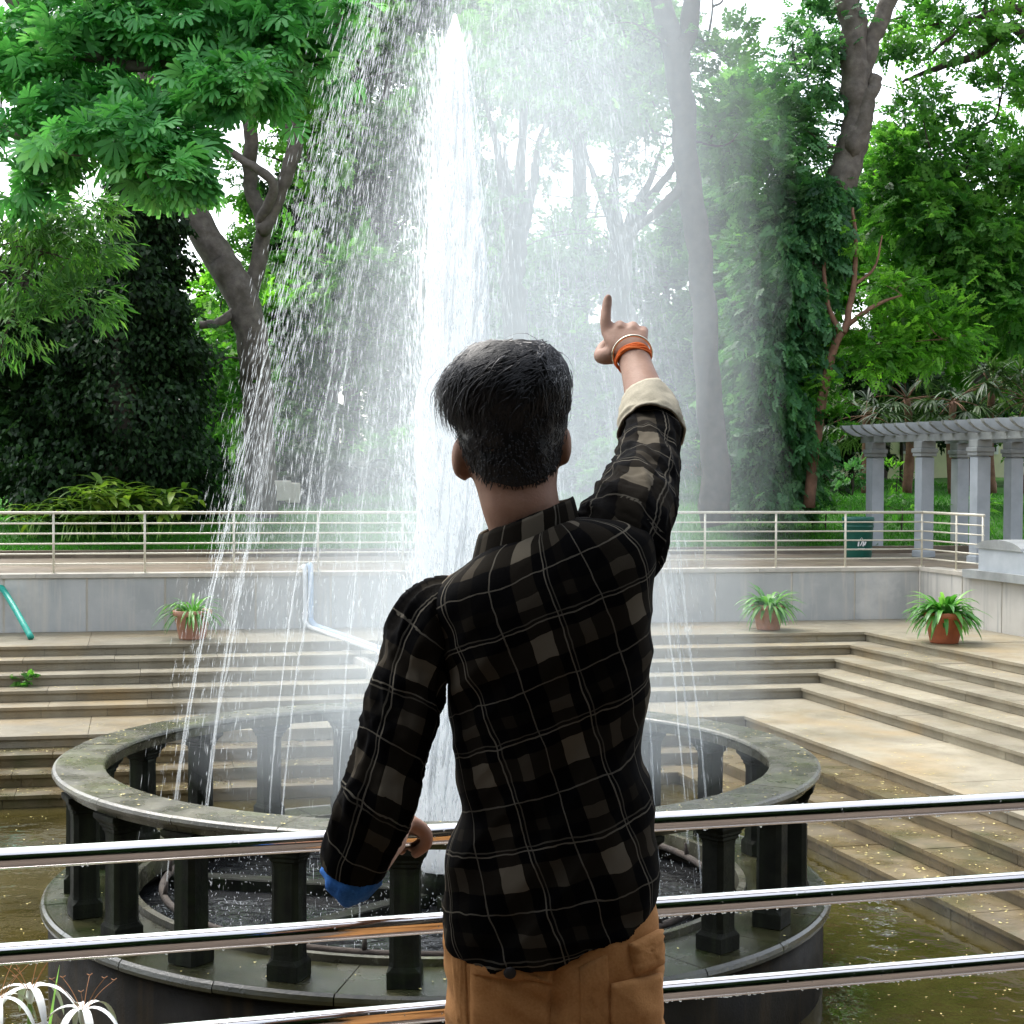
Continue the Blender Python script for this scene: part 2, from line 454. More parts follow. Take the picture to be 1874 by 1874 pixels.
# stepped sides: a concrete core with stone treads and risers set on it
core = MB()
for i in range(N_LEV):
    z1, z0 = zl(i) - .045, Z_WATER - .3
    e = .03
    p0 = COR[i] - e * (NB + NR); q0 = (COR[i - 1] if i else CW) - e * (NB + NR) * 0 
    core.prism([p0, p0 - UB * LEFT, q0 - UB * LEFT, q0], z0, z1)
    core.prism([p0, q0, q0 + VR * NEAR, p0 + VR * NEAR], z0, z1)
steps = props(core.build('steps', M['stepcore']), kind='structure')
def pieces(length, lo, hi):
    out, s = [], 0.0
    while s < length - .3:
        n = min(length, s + random.uniform(lo, hi)); out.append((s, n)); s = n
    return out
vis_b, = (15.2,)
for i in range(N_LEV):
    z1 = zl(i)
    Ci, Cb = COR[i], (COR[i - 1] if i else CW)
    nose = .034
    low = i >= 6
    tm = M['steplow'] if low else M['step']
    deep = 1.6 if i in (0, 5) else .95
    for side in (0, 1):
        d = -UB if side == 0 else VR
        n_in = NB if side == 0 else NR
        sh = float(np.dot(Ci - Cb, d))
        vis = vis_b if side == 0 else (8.0 if i == 0 else 9 + 1.3 * i)
        rows = pieces(vis, deep, deep * 1.9)
        rows.append((rows[-1][1], LEFT if side == 0 else NEAR))
        for a, b in rows:
            gap = .003
            f0 = (Ci if a == 0 else Ci + d * (a + gap)) + n_in * nose + ((NB + NR - n_in) * nose if a == 0 else 0)
            f1 = Ci + d * (b - gap) + n_in * nose
            k0 = (Cb if a == 0 else Cb + d * (a + sh + gap)); k1 = Cb + d * (b + sh - gap)
            dz = random.uniform(-.003, .003)
            MB().prism([f0, f1, k1 - n_in * .0, k0], z1 - .042 + dz, z1 + dz).build('tread_slab', tm, steps)
        rows = pieces(vis, .8, 1.7)
        rows.append((rows[-1][1], LEFT if side == 0 else NEAR))
        for a, b in rows:
            f0, f1 = Ci + d * (a + .003), Ci + d * (b - .003)
            th = random.uniform(.026, .03)
            o_ = n_in * random.uniform(-.004, .002)
            MB().prism([f0 + o_, f1 + o_, f1 - n_in * th, f0 - n_in * th], z1 - RISE + .002, z1 - .043).build('riser_slab', M['steplow'] if i >= 6 else M['step'], steps)

# retaining wall behind the top terrace, in plaster panels under a coping
def retaining(name, label, origin, d, n_in, length, vis, mat, first):
    zt = Z_PROM - .05
    cmb = MB().prism([origin - n_in * .012, origin + d * length - n_in * .012, origin + d * length - n_in * .35, origin - n_in * .35], Z_TERR - .4, zt - .002)
    wobj = props(cmb.build(name, M['joint']), label, 'wall')
    s = first
    while s < length:
        b = min(s + random.uniform(1.15, 1.45), length) if s < vis else length
        p0, p1 = origin + d * s, origin + d * (b - .035)
        h = random.uniform(-.004, .004)
        MB().prism([p0 + n_in * h, p1 + n_in * h, p1 - n_in * .02, p0 - n_in * .02], Z_TERR + .002, zt - .004).build('wall_panel', mat, wobj)
        s = b
    s = first
    while s < length:
        b = min(s + 1.5, length) if s < vis else length
        p0, p1 = origin + d * (s + .003), origin + d * (b - .003)
        MB().prism([p0 + n_in * .035, p1 + n_in * .035, p1 - n_in * .36, p0 - n_in * .36], zt, Z_PROM + .012).build('coping', M['coping'], wobj)
        s = b
    return wobj
retaining('retaining_wall', 'grey plaster retaining wall under the far railing, behind the top terrace', CW, -UB, NB, LEFT, 15, M['wall'], .0)
retaining('retaining_wall', 'streaked cream retaining wall running below the pergola, beside the right-hand steps', CW + VR * .36 * 0, VR, NR, NEAR, 9, M['wallR'], .04)

# raised ground behind the promenade: kerb, lawn bank
UPB = np.array((-math.sin(THB), math.cos(THB)))
def bank_z(s, d):
    """s metres right of the wall corner along the wall, d metres behind the wall"""
    t = max(0.0, d - 5.3)
    rise = (1.55 if s > -6 else 1.0) * (1 - math.exp(-t / 9.0))
    return Z_PROM + .10 + rise + .05 * math.sin(s * .9) * min(1, t) + .04 * math.sin(d * .7 + s * .3) * min(1, t)
def bank_xy(s, d): return CW + UB * s + UPB * d
ss = np.concatenate([np.linspace(-60, -20, 14, endpoint=False), np.linspace(-20, 14, 70), np.linspace(15, 70, 18)])
dd = np.concatenate([np.linspace(5.3, 22, 34, endpoint=False), np.linspace(22, 150, 26)])
V = np.array([(*bank_xy(s, d), bank_z(s, d)) for s in ss for d in dd])
nd = len(dd)
Fq = np.array([(i * nd + j, (i + 1) * nd + j, (i + 1) * nd + j + 1, i * nd + j + 1) for i in range(len(ss) - 1) for j in range(nd - 1)])
lawn = obj('lawn', mesh_np('lawn', V, Fq, M['lawn'], True))
props(lawn, kind='structure')
kb = MB()
for k in range(34):
    s = -22 + k * 1.05
    a, b = bank_xy(s + .004, 5.12), bank_xy(s + 1.046, 5.12)
    kb.prism([a, b, b + UPB * .2, a + UPB * .2], Z_PROM - .05, Z_PROM + .13)
props(kb.build('kerb', M['kerb']), kind='structure')

# ------------------------------------------------------------------ far railing along the wall
def railing(name, label, pts, post_at, rails, r_top, r_rail, r_post, z0, mat, group=None, brk=None):
    o = empty(name, (pts[0][0], pts[0][1], z0), label, 'railing', group)
    L_ = [0.0]
    for a, b in zip(pts[:-1], pts[1:]): L_.append(L_[-1] + float(np.linalg.norm(b - a)))
    def at(s):
        for k in range(len(pts) - 1):
            if s <= L_[k + 1] or k == len(pts) - 2:
                return pts[k] + (pts[k + 1] - pts[k]) * ((s - L_[k]) / (L_[k + 1] - L_[k]))
    for h in rails:
        rr = r_top if h == rails[0] else r_rail
        m = MB()
        for k in range(len(pts) - 1):
            a, b = np.array((*pts[k], z0 + h)), np.array((*pts[k + 1], z0 + h))
            m.tube([a, (a + b) / 2, b], [rr] * 3, 10)
        m.build('rail', mat, o, True)
    for s in post_at:
        p = at(s)
        m = MB().tube([(p[0], p[1], z0), (p[0], p[1], z0 + rails[0] - r_top * .5)], [r_post] * 2, 10)
        V, Fs = lathe([(0.0, z0), (.055, z0), (.055, z0 + .008), (r_post, z0 + .012)], 16, (p[0], p[1]))
        m.add(V, Fs)
        m.build('post', mat, o, True)
    return o
RL = [.96, .79, .63, .47, .31, .15]
zr = Z_PROM + .012
inset = .12
cr = CW - inset * (NB + NR)
# posts where the photograph shows them along the back wall
def s_back(x):                                            # distance left of the corner of the post seen at column x
    v = ray(x, 1000)
    n = np.array((v.x, v.y))
    A2 = np.array([[n[0], UB[0]], [n[1], UB[1]]])
    return float(np.linalg.solve(A2, cr)[1])
pb = [s_back(x) for x in (-70, 98, 265, 428, 582, 737, 880, 1020, 1158, 1290, 1420, 1547)]
Ltot = 20.0
railing('railing', 'cream painted metal railing of six bars along the far retaining wall', [cr - UB * Ltot, cr], [Ltot - s for s in pb] + [1.0, Ltot - .02], RL, .024, .014, .019, zr, M['railpaint'])
railing('railing', 'short return of cream railing beside the rounded parapet under the pergola', [cr + VR * .03, cr + VR * 2.0], [1.1, 1.93], RL, .024, .014, .019, zr, M['railpaint'])
railing('railing', 'cream railing behind the rounded parapet, in front of the pergola columns', [cr + VR * 2.5 + np.array((.9, .3)), cr + VR * 9 + np.array((.9, .3))], [.9, 2.4, 3.9], [h + .14 for h in RL], .024, .014, .019, zr, M['railpaint'])

# rounded parapet block at the right
pa = cr + VR * 2.1
o = empty('parapet', (*pa, Z_PROM), 'low grey plaster parapet with rounded cap above the right-hand wall', 'parapet')
A2, B2 = pa, pa + VR * 5.5
nr = NR
def slab(a, b, n, t0, t1, z0, z1): return [a + n * t1, b + n * t1, b + n * t0, a + n * t0]
MB().prism(slab(A2, B2, nr, -.55, .16, 0, 0), Z_PROM + .013, Z_PROM + .45).build('body', M['pergola'], o)
MB().prism(slab(A2 - VR * .35, B2, nr, -.6, .25, 0, 0), Z_PROM - .06, Z_PROM + .075).build('ledge', M['pergtop'], o)
k = 12
Vc, Fc = [], []
for j, tt in enumerate((-.58, .19)):
    for a in range(k + 1):
        an = math.pi * a / k
        p = A2 + VR * (.62 - .68 * math.cos(an)) + nr * tt
        Vc.append((p[0], p[1], Z_PROM + .44 + .16 * math.sin(an)))
Fc = [tuple(range(k + 1)), tuple(range(2 * k + 1, k, -1))] + [(a, k + 1 + a, k + 2 + a, a + 1) for a in range(k)] + [(0, k, 2 * k + 1, k + 1)]
MB().add(Vc, Fc).build('rounded_cap', M['pergtop'], o)

# ------------------------------------------------------------------ near railing, polished steel
RD = np.array((math.cos(R(16)), math.sin(R(16))))
rc = P(740, 1530, 2.65)
rp = rc[:2]
rail_h = [rc[2], rc[2] - .1435, rc[2] - .287, rc[2] - .43, rc[2] - .574, rc[2] - .717]
near = empty('railing', (rp[0], rp[1], 0), 'polished steel railing with wet horizontal bars that the man holds', 'railing')
for h in rail_h:
    a = np.array((*(rp - RD * 2.6), h)); b = np.array((*(rp + RD * 3.0), h))
    MB().tube([a + (b - a) * t for t in np.linspace(0, 1, 12)], [.0165] * 12, 28).build('rail', M['steel'], near, True)
for s in (-2.5, -1.25, 1.65, 2.9):
    p = rp + RD * s
    m = MB().tube([(p[0], p[1], .0), (p[0], p[1], rail_h[0])], [.022, .022], 24)
    V, Fs = lathe([(0, 0), (.06, 0), (.06, .01), (.022, .015)], 24, (p[0], p[1])); m.add(V, Fs)
    m.build('post', M['steel'], near, True)
# water beads under and on the bars
m, t, N, L, b = nodes('water_bead'); M['bead'] = m
b.inputs['Base Color'].default_value = (.95, .97, .96, 1); b.inputs['Roughness'].default_value = .03
b.inputs['Transmission Weight'].default_value = .75; b.inputs['IOR'].default_value = 1.33
bm = bmesh.new()
bmesh.ops.create_icosphere(bm, subdivisions=1, radius=1)
iv = np.array([v.co[:] for v in bm.verts]); itf = np.array([[v.index for v in f.verts] for f in bm.faces]); bm.free()
Vb, Fb, n0 = [], [], 0
for li, h in enumerate(rail_h[:4]):
    for s in np.concatenate([rng.uniform(-.9, 1.1, 50), rng.uniform(.2, 1.1, 90)]):
        if rng.random() < (.35 if li == 0 else 1.0) * (.5 if s < .1 else 1):
            r_ = rng.uniform(.0012, .0028)
            c = np.array((*(rp + RD * s), h - .0165 - r_ * .35))
            Vb.append(iv * r_ * np.array((1, 1, 1.15)) + c); Fb.append(itf + n0); n0 += len(iv)
    for _ in range(90):
        s = rng.uniform(-.3, 1.1); an = rng.uniform(-.1, 2.4); r_ = rng.uniform(.0006, .0017)
        q = rp + RD * s + np.array((RD[1], -RD[0])) * math.cos(an) * .0165
        Vb.append(iv * r_ + np.array((*q, h + math.sin(an) * .0165))); Fb.append(itf + n0); n0 += len(iv)
o = obj('water_beads', mesh_np('water_beads', np.concatenate(Vb), np.concatenate(Fb), M['bead'], True), near)
o['kind'] = 'stuff'

# ------------------------------------------------------------------ fountain: drum, deck, ring of columns, ring beam
FC = np.array((-.565, 13.3))
Z_RING, Z_DECK = CAM_Z - 2.27, CAM_Z - 3.27
R_O, R_I, R_COL = 3.0, 2.61, 2.81
NCOL, A0 = 23, R(-2)
fo = empty('fountain', (*FC, Z_WATER), 'round mossy stone fountain with a ring beam carried on dark columns in the pool', 'fountain')
Vd, Fd = lathe([(3.03, Z_WATER - .3), (3.03, Z_DECK - .09), (2.6, Z_DECK - .09), (2.5, Z_DECK - .09), (2.5, Z_WATER - .3)], 96, FC)
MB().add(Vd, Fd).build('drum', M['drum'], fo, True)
for k in range(NCOL):                                    # deck slabs with a rounded lip, one between each pair of columns
    a, b = A0 + (k - .5) * 2 * math.pi / NCOL + .0015, A0 + (k + .5) * 2 * math.pi / NCOL - .0015
    zt = Z_DECK + random.uniform(-.002, .002)
    prof = [(2.44, zt), (2.44, zt - .088), (3.06, zt - .088), (3.085, zt - .07), (3.09, zt - .045), (3.08, zt - .018), (3.06, zt), (3.04, zt - .006), (2.99, zt - .006)]
    V, Fs = lathe(prof, 8, FC, a, b, closed=True)
    MB().add(V, [f[::-1] for f in Fs]).build('deck_slab', M['deck'], fo)
V, Fs = lathe([(2.38, Z_DECK - .1), (2.38, Z_DECK + .05), (2.435, Z_DECK + .05), (2.435, Z_DECK - .1)], 96, FC, closed=True)
MB().add(V, [f[::-1] for f in Fs]).build('inner_kerb', M['moss'], fo)
# basin inside the drum
V, Fs = lathe([(0.0, Z_DECK - .32), (2.5, Z_DECK - .32)], 64, FC)
MB().add(V, Fs).build('basin_floor', M['basin'], fo)
V, Fs = lathe([(0.0, Z_DECK - .20), (2.5, Z_DECK - .20)], 64, FC)
MB().add(V, Fs).build('basin_water', M['basinwater'], fo)
for k in range(6):                                        # low cross walls in the basin
    a = A0 + .35 + k * math.pi / 3
    c = FC + 1.25 * np.array((math.sin(a), -math.cos(a)))
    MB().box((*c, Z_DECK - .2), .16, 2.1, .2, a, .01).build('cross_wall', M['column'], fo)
th = np.linspace(0, 2 * math.pi, 97)
PR = 2.18
pipe = [(FC[0] + PR * math.sin(t), FC[1] - PR * math.cos(t), Z_DECK + .0) for t in th]
MB().tube(pipe, [.028] * 97, 10, False).build('pipe_ring', M['barkD'], fo, True)
NJ = 18
for k in range(NJ):
    a = R(9) + k * 2 * math.pi / NJ
    c = FC + PR * np.array((math.sin(a), -math.cos(a)))
    tilt = -np.array((math.sin(a), -math.cos(a))) * .02
    MB().tube([(*c, Z_DECK), (*(c + tilt * .6), Z_DECK + .07), (*(c + tilt), Z_DECK + .12)], [.022, .016, .009], 10).build('nozzle', M['barkD'], fo, True)
MB().tube([(*FC, Z_DECK - .3), (*FC, Z_DECK - .02), (*FC, Z_DECK + .06)], [.17, .15, .12], 20).build('main_nozzle', M['column'], fo, True)
# ring beam in slabs
for k in range(NCOL):
    a, b = A0 + k * 2 * math.pi / NCOL + .0008, A0 + (k + 1) * 2 * math.pi / NCOL - .0008
    z = Z_RING + random.uniform(-.0015, .0015)
    prof = [(R_I, z - .012), (R_I - .006, z - .03), (R_I + .012, z - .05), (R_I + .02, z - .115), (R_O - .07, z - .115), (R_O - .05, z - .075), (R_O - .012, z - .06), (R_O + .004, z - .035), (R_O - .004, z - .012), (R_O - .025, z), (R_I + .015, z)]
    V, Fs = lathe(prof, 7, FC, a, b, closed=True)
    MB().add(V, [f[::-1] for f in Fs]).build('ring_slab', M['moss'], fo)
def octa(hw, ch, z): return [(hw, -hw + ch, z), (hw, hw - ch, z), (hw - ch, hw, z), (-hw + ch, hw, z), (-hw, hw - ch, z), (-hw, -hw + ch, z), (-hw + ch, -hw, z), (hw - ch, -hw, z)]
def stack(rows):
    V, Fs = [], []
    for hw, ch, z in rows: V += octa(hw, ch, z)
    for k in range(len(rows) - 1):
        for i in range(8):
            j = (i + 1) % 8
            Fs.append((k * 8 + i, k * 8 + j, k * 8 + 8 + j, k * 8 + 8 + i))
    Fs += [tuple(range(7, -1, -1)), tuple((len(rows) - 1) * 8 + i for i in range(8))]
    return MB().add(V, Fs)
HC = 1.0 - .115
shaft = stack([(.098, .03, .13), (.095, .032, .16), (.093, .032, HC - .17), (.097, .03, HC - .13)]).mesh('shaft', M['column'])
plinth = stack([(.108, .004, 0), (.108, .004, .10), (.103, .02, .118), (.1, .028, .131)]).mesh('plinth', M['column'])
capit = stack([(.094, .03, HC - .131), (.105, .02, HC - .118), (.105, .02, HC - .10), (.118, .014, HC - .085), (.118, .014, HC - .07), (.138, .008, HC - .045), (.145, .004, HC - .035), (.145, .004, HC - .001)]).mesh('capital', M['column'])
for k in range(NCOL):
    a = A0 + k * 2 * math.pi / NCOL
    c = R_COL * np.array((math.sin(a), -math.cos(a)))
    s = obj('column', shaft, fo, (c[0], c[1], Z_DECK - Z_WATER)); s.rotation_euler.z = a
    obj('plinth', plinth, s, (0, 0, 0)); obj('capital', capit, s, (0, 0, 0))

# ------------------------------------------------------------------ the water in the air
def jet_path(a, n=26, top=7.2):
    """stream from a ring nozzle leaning inwards, drifting a little to the right as it rises"""
    r0 = PR - .02
    z0 = Z_DECK + .12
    out = []
    for t in np.linspace(0, 1, n):
        z = z0 + (top - z0) * t
        rr = r0 * (1 - .80 * t ** 1.3)
        drift = .45 * t ** 1.6
        out.append((FC[0] + rr * math.sin(a) + drift, FC[1] - rr * math.cos(a), z))
    return np.array(out)
rngj = np.random.default_rng(5)
streak_p, streak_d, streak_l, streak_w = [], [], [], []
def add_streaks(p, d, l, w_):
    streak_p.append(p); streak_d.append(d); streak_l.append(l); streak_w.append(w_)
for k in range(NJ):
    a = R(9) + k * 2 * math.pi / NJ + rngj.normal(0, .02)
    pth = jet_path(a)
    m = MB()
    # coherent lower part
    nlow = 13 + int(rngj.integers(0, 4))
    low = pth[:nlow] + rngj.normal(0, .011, (nlow, 3)) * np.linspace(0, 1.6, nlow)[:, None]
    m.tube(spline(low, 4), np.interp(np.linspace(0, 1, 4 * (nlow - 1) + 1), (0, .15, 1), (.006, .007, .002)), 6, True, .3)
    for q in range(2):                                    # threads that part from the stream
        off = rngj.normal(0, .035, 3) * np.array((1, 1, 0))
        tt = np.linspace(0, 1, nlow)[:, None] ** 1.5
        m.tube(spline(low + off * tt + rngj.normal(0, .006, (nlow, 3)) * tt, 3), [.001, .0028, .001], 5, True, .3)
    o = m.build('water_jet', M['jet'], None, True)
    props(o, 'thin water jet leaning inward from the ring of nozzles in the fountain', 'water jet', 'thin jets rising from the nozzle ring')
    n = 520
    t = rngj.uniform(.12, 1, n) ** .8
    c = np.array([np.interp(t, np.linspace(0, 1, len(pth)), pth[:, j]) for j in range(3)]).T
    spread = (.012 + .24 * t ** 1.5)[:, None]
    c = c + rngj.normal(0, 1, (n, 3)) * spread * np.array((1, 1, .8))
    seg_d = np.gradient(pth, axis=0); seg_d /= np.linalg.norm(seg_d, axis=1)[:, None]
    d = np.array([np.interp(t, np.linspace(0, 1, len(pth)), seg_d[:, j]) for j in range(3)]).T + rngj.normal(0, .03, (n, 3))
    add_streaks(c, d, rngj.uniform(.02, .12, n), rngj.uniform(.001, .003, n))
# falling curtain of drops
def env_r(t): return 2.45 * (1 - .85 * np.clip(t, 0, 1.05) ** 1.35)
n = 110000
t = rngj.random(n) ** .85
z = Z_DECK + 9.3 * t
sh_ = np.where(rngj.random(n) < .7, 1 - np.abs(rngj.normal(0, .13, n)), np.sqrt(rngj.uniform(.02, 1, n)))
an = rngj.uniform(0, 2 * math.pi, n)
clump = np.sin(an * 7 + 1.3) + .8 * np.sin(an * 13 + .4) + .6 * np.sin(an * 29 + 2)
left_ = .5 - .5 * np.sin(an)                              # the sheet is heaviest on the left
keep = (rngj.random(n) < (.30 + .22 * clump) * (.55 + .75 * left_)) & (rngj.random(n) < np.clip(.10 + 1.5 * t, 0, 1))
z, t, sh_, an = z[keep], t[keep], np.clip(sh_[keep], .05, 1.05), an[keep]
rr = env_r(t) * sh_
c = np.stack([FC[0] + rr * np.sin(an) + .5 * t ** 1.4, FC[1] - rr * np.cos(an), z], 1) + rngj.normal(0, .03, (len(z), 3))
sl = (2.45 * .85 * 1.35 * t ** .35 / 9.3 * sh_)
d = np.stack([np.sin(an) * sl, -np.cos(an) * sl, -np.ones(len(z))], 1) + rngj.normal(0, .02, (len(z), 3))
add_streaks(c, d, rngj.uniform(.015, .14, len(z)), .0008 + .0028 * rngj.random(len(z)) ** 2.5)
# spatter thrown off the main jet
n = 9000
t = rngj.random(n)
zz = Z_DECK + .1 + t * 6.6
an = rngj.uniform(0, 2 * math.pi, n)
rr = np.interp(t, (0, .5, .8, 1), (.29, .27, .18, .10)) + np.abs(rngj.normal(0, .09, n))
c = np.stack([FC[0] + .05 + rr * np.sin(an), FC[1] - rr * np.cos(an), zz], 1)
d = np.stack([np.sin(an) * .1, -np.cos(an) * .1, np.ones(n)], 1) + rngj.normal(0, .06, (n, 3))
add_streaks(c, d, rngj.uniform(.02, .14, n), rngj.uniform(.002, .007, n))
# splash crowns low in the basin
n = 2600
an = rngj.uniform(0, 2 * math.pi, n); rr = 2.3 * np.sqrt(rngj.random(n))
c = np.stack([FC[0] + rr * np.sin(an), FC[1] - rr * np.cos(an), Z_DECK - .15 + np.abs(rngj.normal(0, .09, n))], 1)
add_streaks(c, rngj.normal(0, 1, (n, 3)) * np.array((.4, .4, 1)), rngj.uniform(.01, .03, n), rngj.uniform(.002, .004, n))
SP, SD = np.concatenate(streak_p), np.concatenate(streak_d)
SL, SW = np.concatenate(streak_l), np.concatenate(streak_w)
SD /= np.linalg.norm(SD, axis=1)[:, None] + 1e-9
sx = np.cross(SD, rngj.normal(0, 1, SD.shape)); sx /= np.linalg.norm(sx, axis=1)[:, None] + 1e-9
sy = np.cross(SD, sx)
V = np.stack([SP - SD * SL[:, None] / 2,
              SP + sx * SW[:, None], SP + (-.5 * sx + .866 * sy) * SW[:, None], SP + (-.5 * sx - .866 * sy) * SW[:, None],
              SP + SD * SL[:, None] / 2], 1).reshape(-1, 3)
fb = np.array([(0, 2, 1), (0, 3, 2), (0, 1, 3), (4, 1, 2), (4, 2, 3), (4, 3, 1)])
Fq = (np.arange(len(SP))[:, None, None] * 5 + fb[None]).reshape(-1, 3)
spray = obj('spray', mesh_np('spray', V, Fq, M['drop']))
props(spray, 'curtain of falling drops and spray around the main fountain jet', 'spray', kind='stuff')
# main jet: a ragged white column, wide below and torn at the tip
rows, cols = 150, 40
Vj = []
for i in range(rows):
    t = i / (rows - 1)
    z = Z_DECK + .05 + t * (5.1 - Z_DECK)
    r0 = np.interp(t, (0, .12, .3, .55, .72, .85, .96, 1), (.14, .22, .275, .262, .222, .16, .085, .012))
    cx = FC[0] + .075 * math.sin(t * 2.2) + .03 * t
    for j in range(cols):
        a = 2 * math.pi * j / cols
        f = 1 + .16 * mnoise.noise((math.sin(a) * 1.6, math.cos(a) * 1.6, z * 1.3)) + .09 * mnoise.noise((math.sin(a) * 4, math.cos(a) * 4, z * 3.0 + 7)) + .05 * rngj.normal() * (0.2 + t * t)
        Vj.append((cx + r0 * f * math.sin(a), FC[1] - r0 * f * math.cos(a), z))
Fj = [(i * cols + j, i * cols + (j + 1) % cols, (i + 1) * cols + (j + 1) % cols, (i + 1) * cols + j) for i in range(rows - 1) for j in range(cols)]
mj = MB().add(Vj, Fj)
for _ in range(110):                                      # torn ropes of water on its surface
    t0 = rngj.uniform(0, .9); a = rngj.uniform(0, 2 * math.pi); ln = rngj.uniform(.25, 1.0)
    pts = []
    for q in np.linspace(0, 1, 7):
        z = Z_DECK + .1 + t0 * (5.0 - Z_DECK) + q * ln
        t = (z - Z_DECK) / (5.1 - Z_DECK)
        r0 = np.interp(t, (0, .12, .3, .55, .72, .85, .96, 1.1), (.14, .23, .285, .272, .237, .178, .105, .045)) * (1.0 + .12 * math.sin(q * 3))
        pts.append((FC[0] + .075 * math.sin(t * 2.2) + .03 * t + r0 * math.sin(a + q * .2), FC[1] - r0 * math.cos(a + q * .2), z))
    mj.tube(pts, [.002, .012, .014, .012, .01, .006, .001], 5, True, .3)
cj = mj.build('main_jet', M['foam'], None, True)
props(cj, 'tall white column of foaming water shooting up from the fountain centre', 'water jet')

# hanging mist: nested bodies of even density, thicker towards the jet
def mist(name, rscale, dens, zlo, zhi, label, seed):
    rg = np.random.default_rng(seed)
    rws, cls = 26, 32
    Vm = []
    for i in range(rws):
        t = i / (rws - 1)
        z = zlo + (zhi - zlo) * t
        tt = (z - Z_DECK) / 9.3
        r0 = max(.25, 2.45 * (1 - .60 * min(1.0, max(tt, 0)) ** 1.3)) * rscale
        if i in (0, rws - 1): r0 *= .02
        elif i in (1, rws - 2): r0 *= .8
        for j in range(cls):
            a = 2 * math.pi * j / cls
            f = 1 + .22 * mnoise.noise((math.sin(a) * 1.5 + seed, math.cos(a) * 1.5, z * .55)) + .1 * mnoise.noise((math.sin(a) * 4 + seed, math.cos(a) * 4, z * 1.5))
            Vm.append((FC[0] + 1.2 * max(tt, 0) ** .9 + .14 + r0 * f * math.sin(a), FC[1] - r0 * f * math.cos(a), z))
    Fm = [(i * cls + j, i * cls + (j + 1) % cls, (i + 1) * cls + (j + 1) % cls, (i + 1) * cls + j) for i in range(rws - 1) for j in range(cls)]
    Fm += [tuple(range(cls - 1, -1, -1)), tuple((rws - 1) * cls + j for j in range(cls))]
    m, t, N, L, b = nodes(name + '_air')
    N.remove(b)
    pv = N.new('ShaderNodeVolumePrincipled')
    pv.inputs['Color'].default_value = (.9, .97, 1.0, 1)
    pv.inputs['Density'].default_value = dens
    pv.inputs['Anisotropy'].default_value = .35
    L.new(pv.outputs[0], N['Material Output'].inputs['Volume'])
    o = MB().add(Vm, Fm).build(name, m, None, True)
    return props(o, label, 'mist', kind='stuff')
mist('mist', 1.06, .016, Z_DECK + .2, 8.6, 'wide thin veil of fine mist around the whole fountain spray', 1)
mist('mist', .95, .036, Z_DECK + .3, 8.5, 'thin veil of mist filling the ring of jets', 7)
mist('mist', .86, .06, Z_DECK + .5, 8.4, 'second finer veil of mist inside the widest one', 2)
mist('mist', .70, .09, Z_DECK + .9, 6.6, 'denser inner cloud of fine mist hanging round the main jet', 3)
mist('mist', .48, .09, Z_DECK + 1.2, 5.2, 'thickest core of mist close against the main jet', 4)

# ------------------------------------------------------------------ pergola, bin, pots, pipes, building
PG = P(1600, 1005, 35.0); PG[2] = Z_PROM
pu, pv_ = np.array((math.cos(R(15.5)), math.sin(R(15.5)))), VR
pg = empty('pergola', PG, 'grey concrete pergola with square columns and curved rafter ends on the promenade', 'pergola')
COLH = 2.14 - Z_PROM
def pcol(c):
    c3 = (c[0], c[1])
    ang = R(15.5)
    b = MB().box((*c3, Z_PROM + COLH / 2 - .15), .27, .27, COLH - .3, ang, .03).build('column', M['pergola'], pg)
    z = Z_PROM + COLH - .3
    cm = MB().box((*c3, z + .035), .34, .34, .07, ang, .01)
    cm.box((*c3, z + .115), .38, .38, .09, ang, .012)
    cm.box((*c3, z + .23), .31, .31, .14, ang, .01)
    cm.build('capital', M['pergtop'], b)
    MB().box((*c3, Z_PROM + .06), .33, .33, .14, ang, .015).build('base', M['pergola'], b)
NPC = 6
for k in range(NPC):
    for q in (0, 1): pcol(PG[:2] + pv_ * 2.05 * k + pu * 2.0 * q)
zb = Z_PROM + COLH
for q in (0, 1):
    a = PG[:2] - pv_ * .45 + pu * 2.0 * q; b = a + pv_ * (2.05 * (NPC - 1) + .9)
    MB().prism([a + pu * .11, b + pu * .11, b - pu * .11, a - pu * .11], zb, zb + .26).build('beam', M['pergtop'], pg)
prof = [(-.62, .26), (-.60, .2), (-.5, .12), (-.38, .06), (-.25, .03), (2.25, .03), (2.38, .06), (2.5, .12), (2.6, .2), (2.62, .26)]
for k in range(int((2.05 * (NPC - 1) + .8) / .46)):
    c = PG[:2] - pv_ * (.36 - .46 * k)
    V = [(*(c + pu * x + pv_ * e), zb + .1 + z) for e in (-.055, .055) for x, z in prof]
    n_ = len(prof)
    Fs = [tuple(range(n_)), tuple(range(2 * n_ - 1, n_ - 1, -1))] + [(i, n_ + i, n_ + (i + 1) % n_, (i + 1) % n_) for i in range(n_)]
    r_ = MB().add(V, Fs).build('rafter', M['pergtop'], pg)

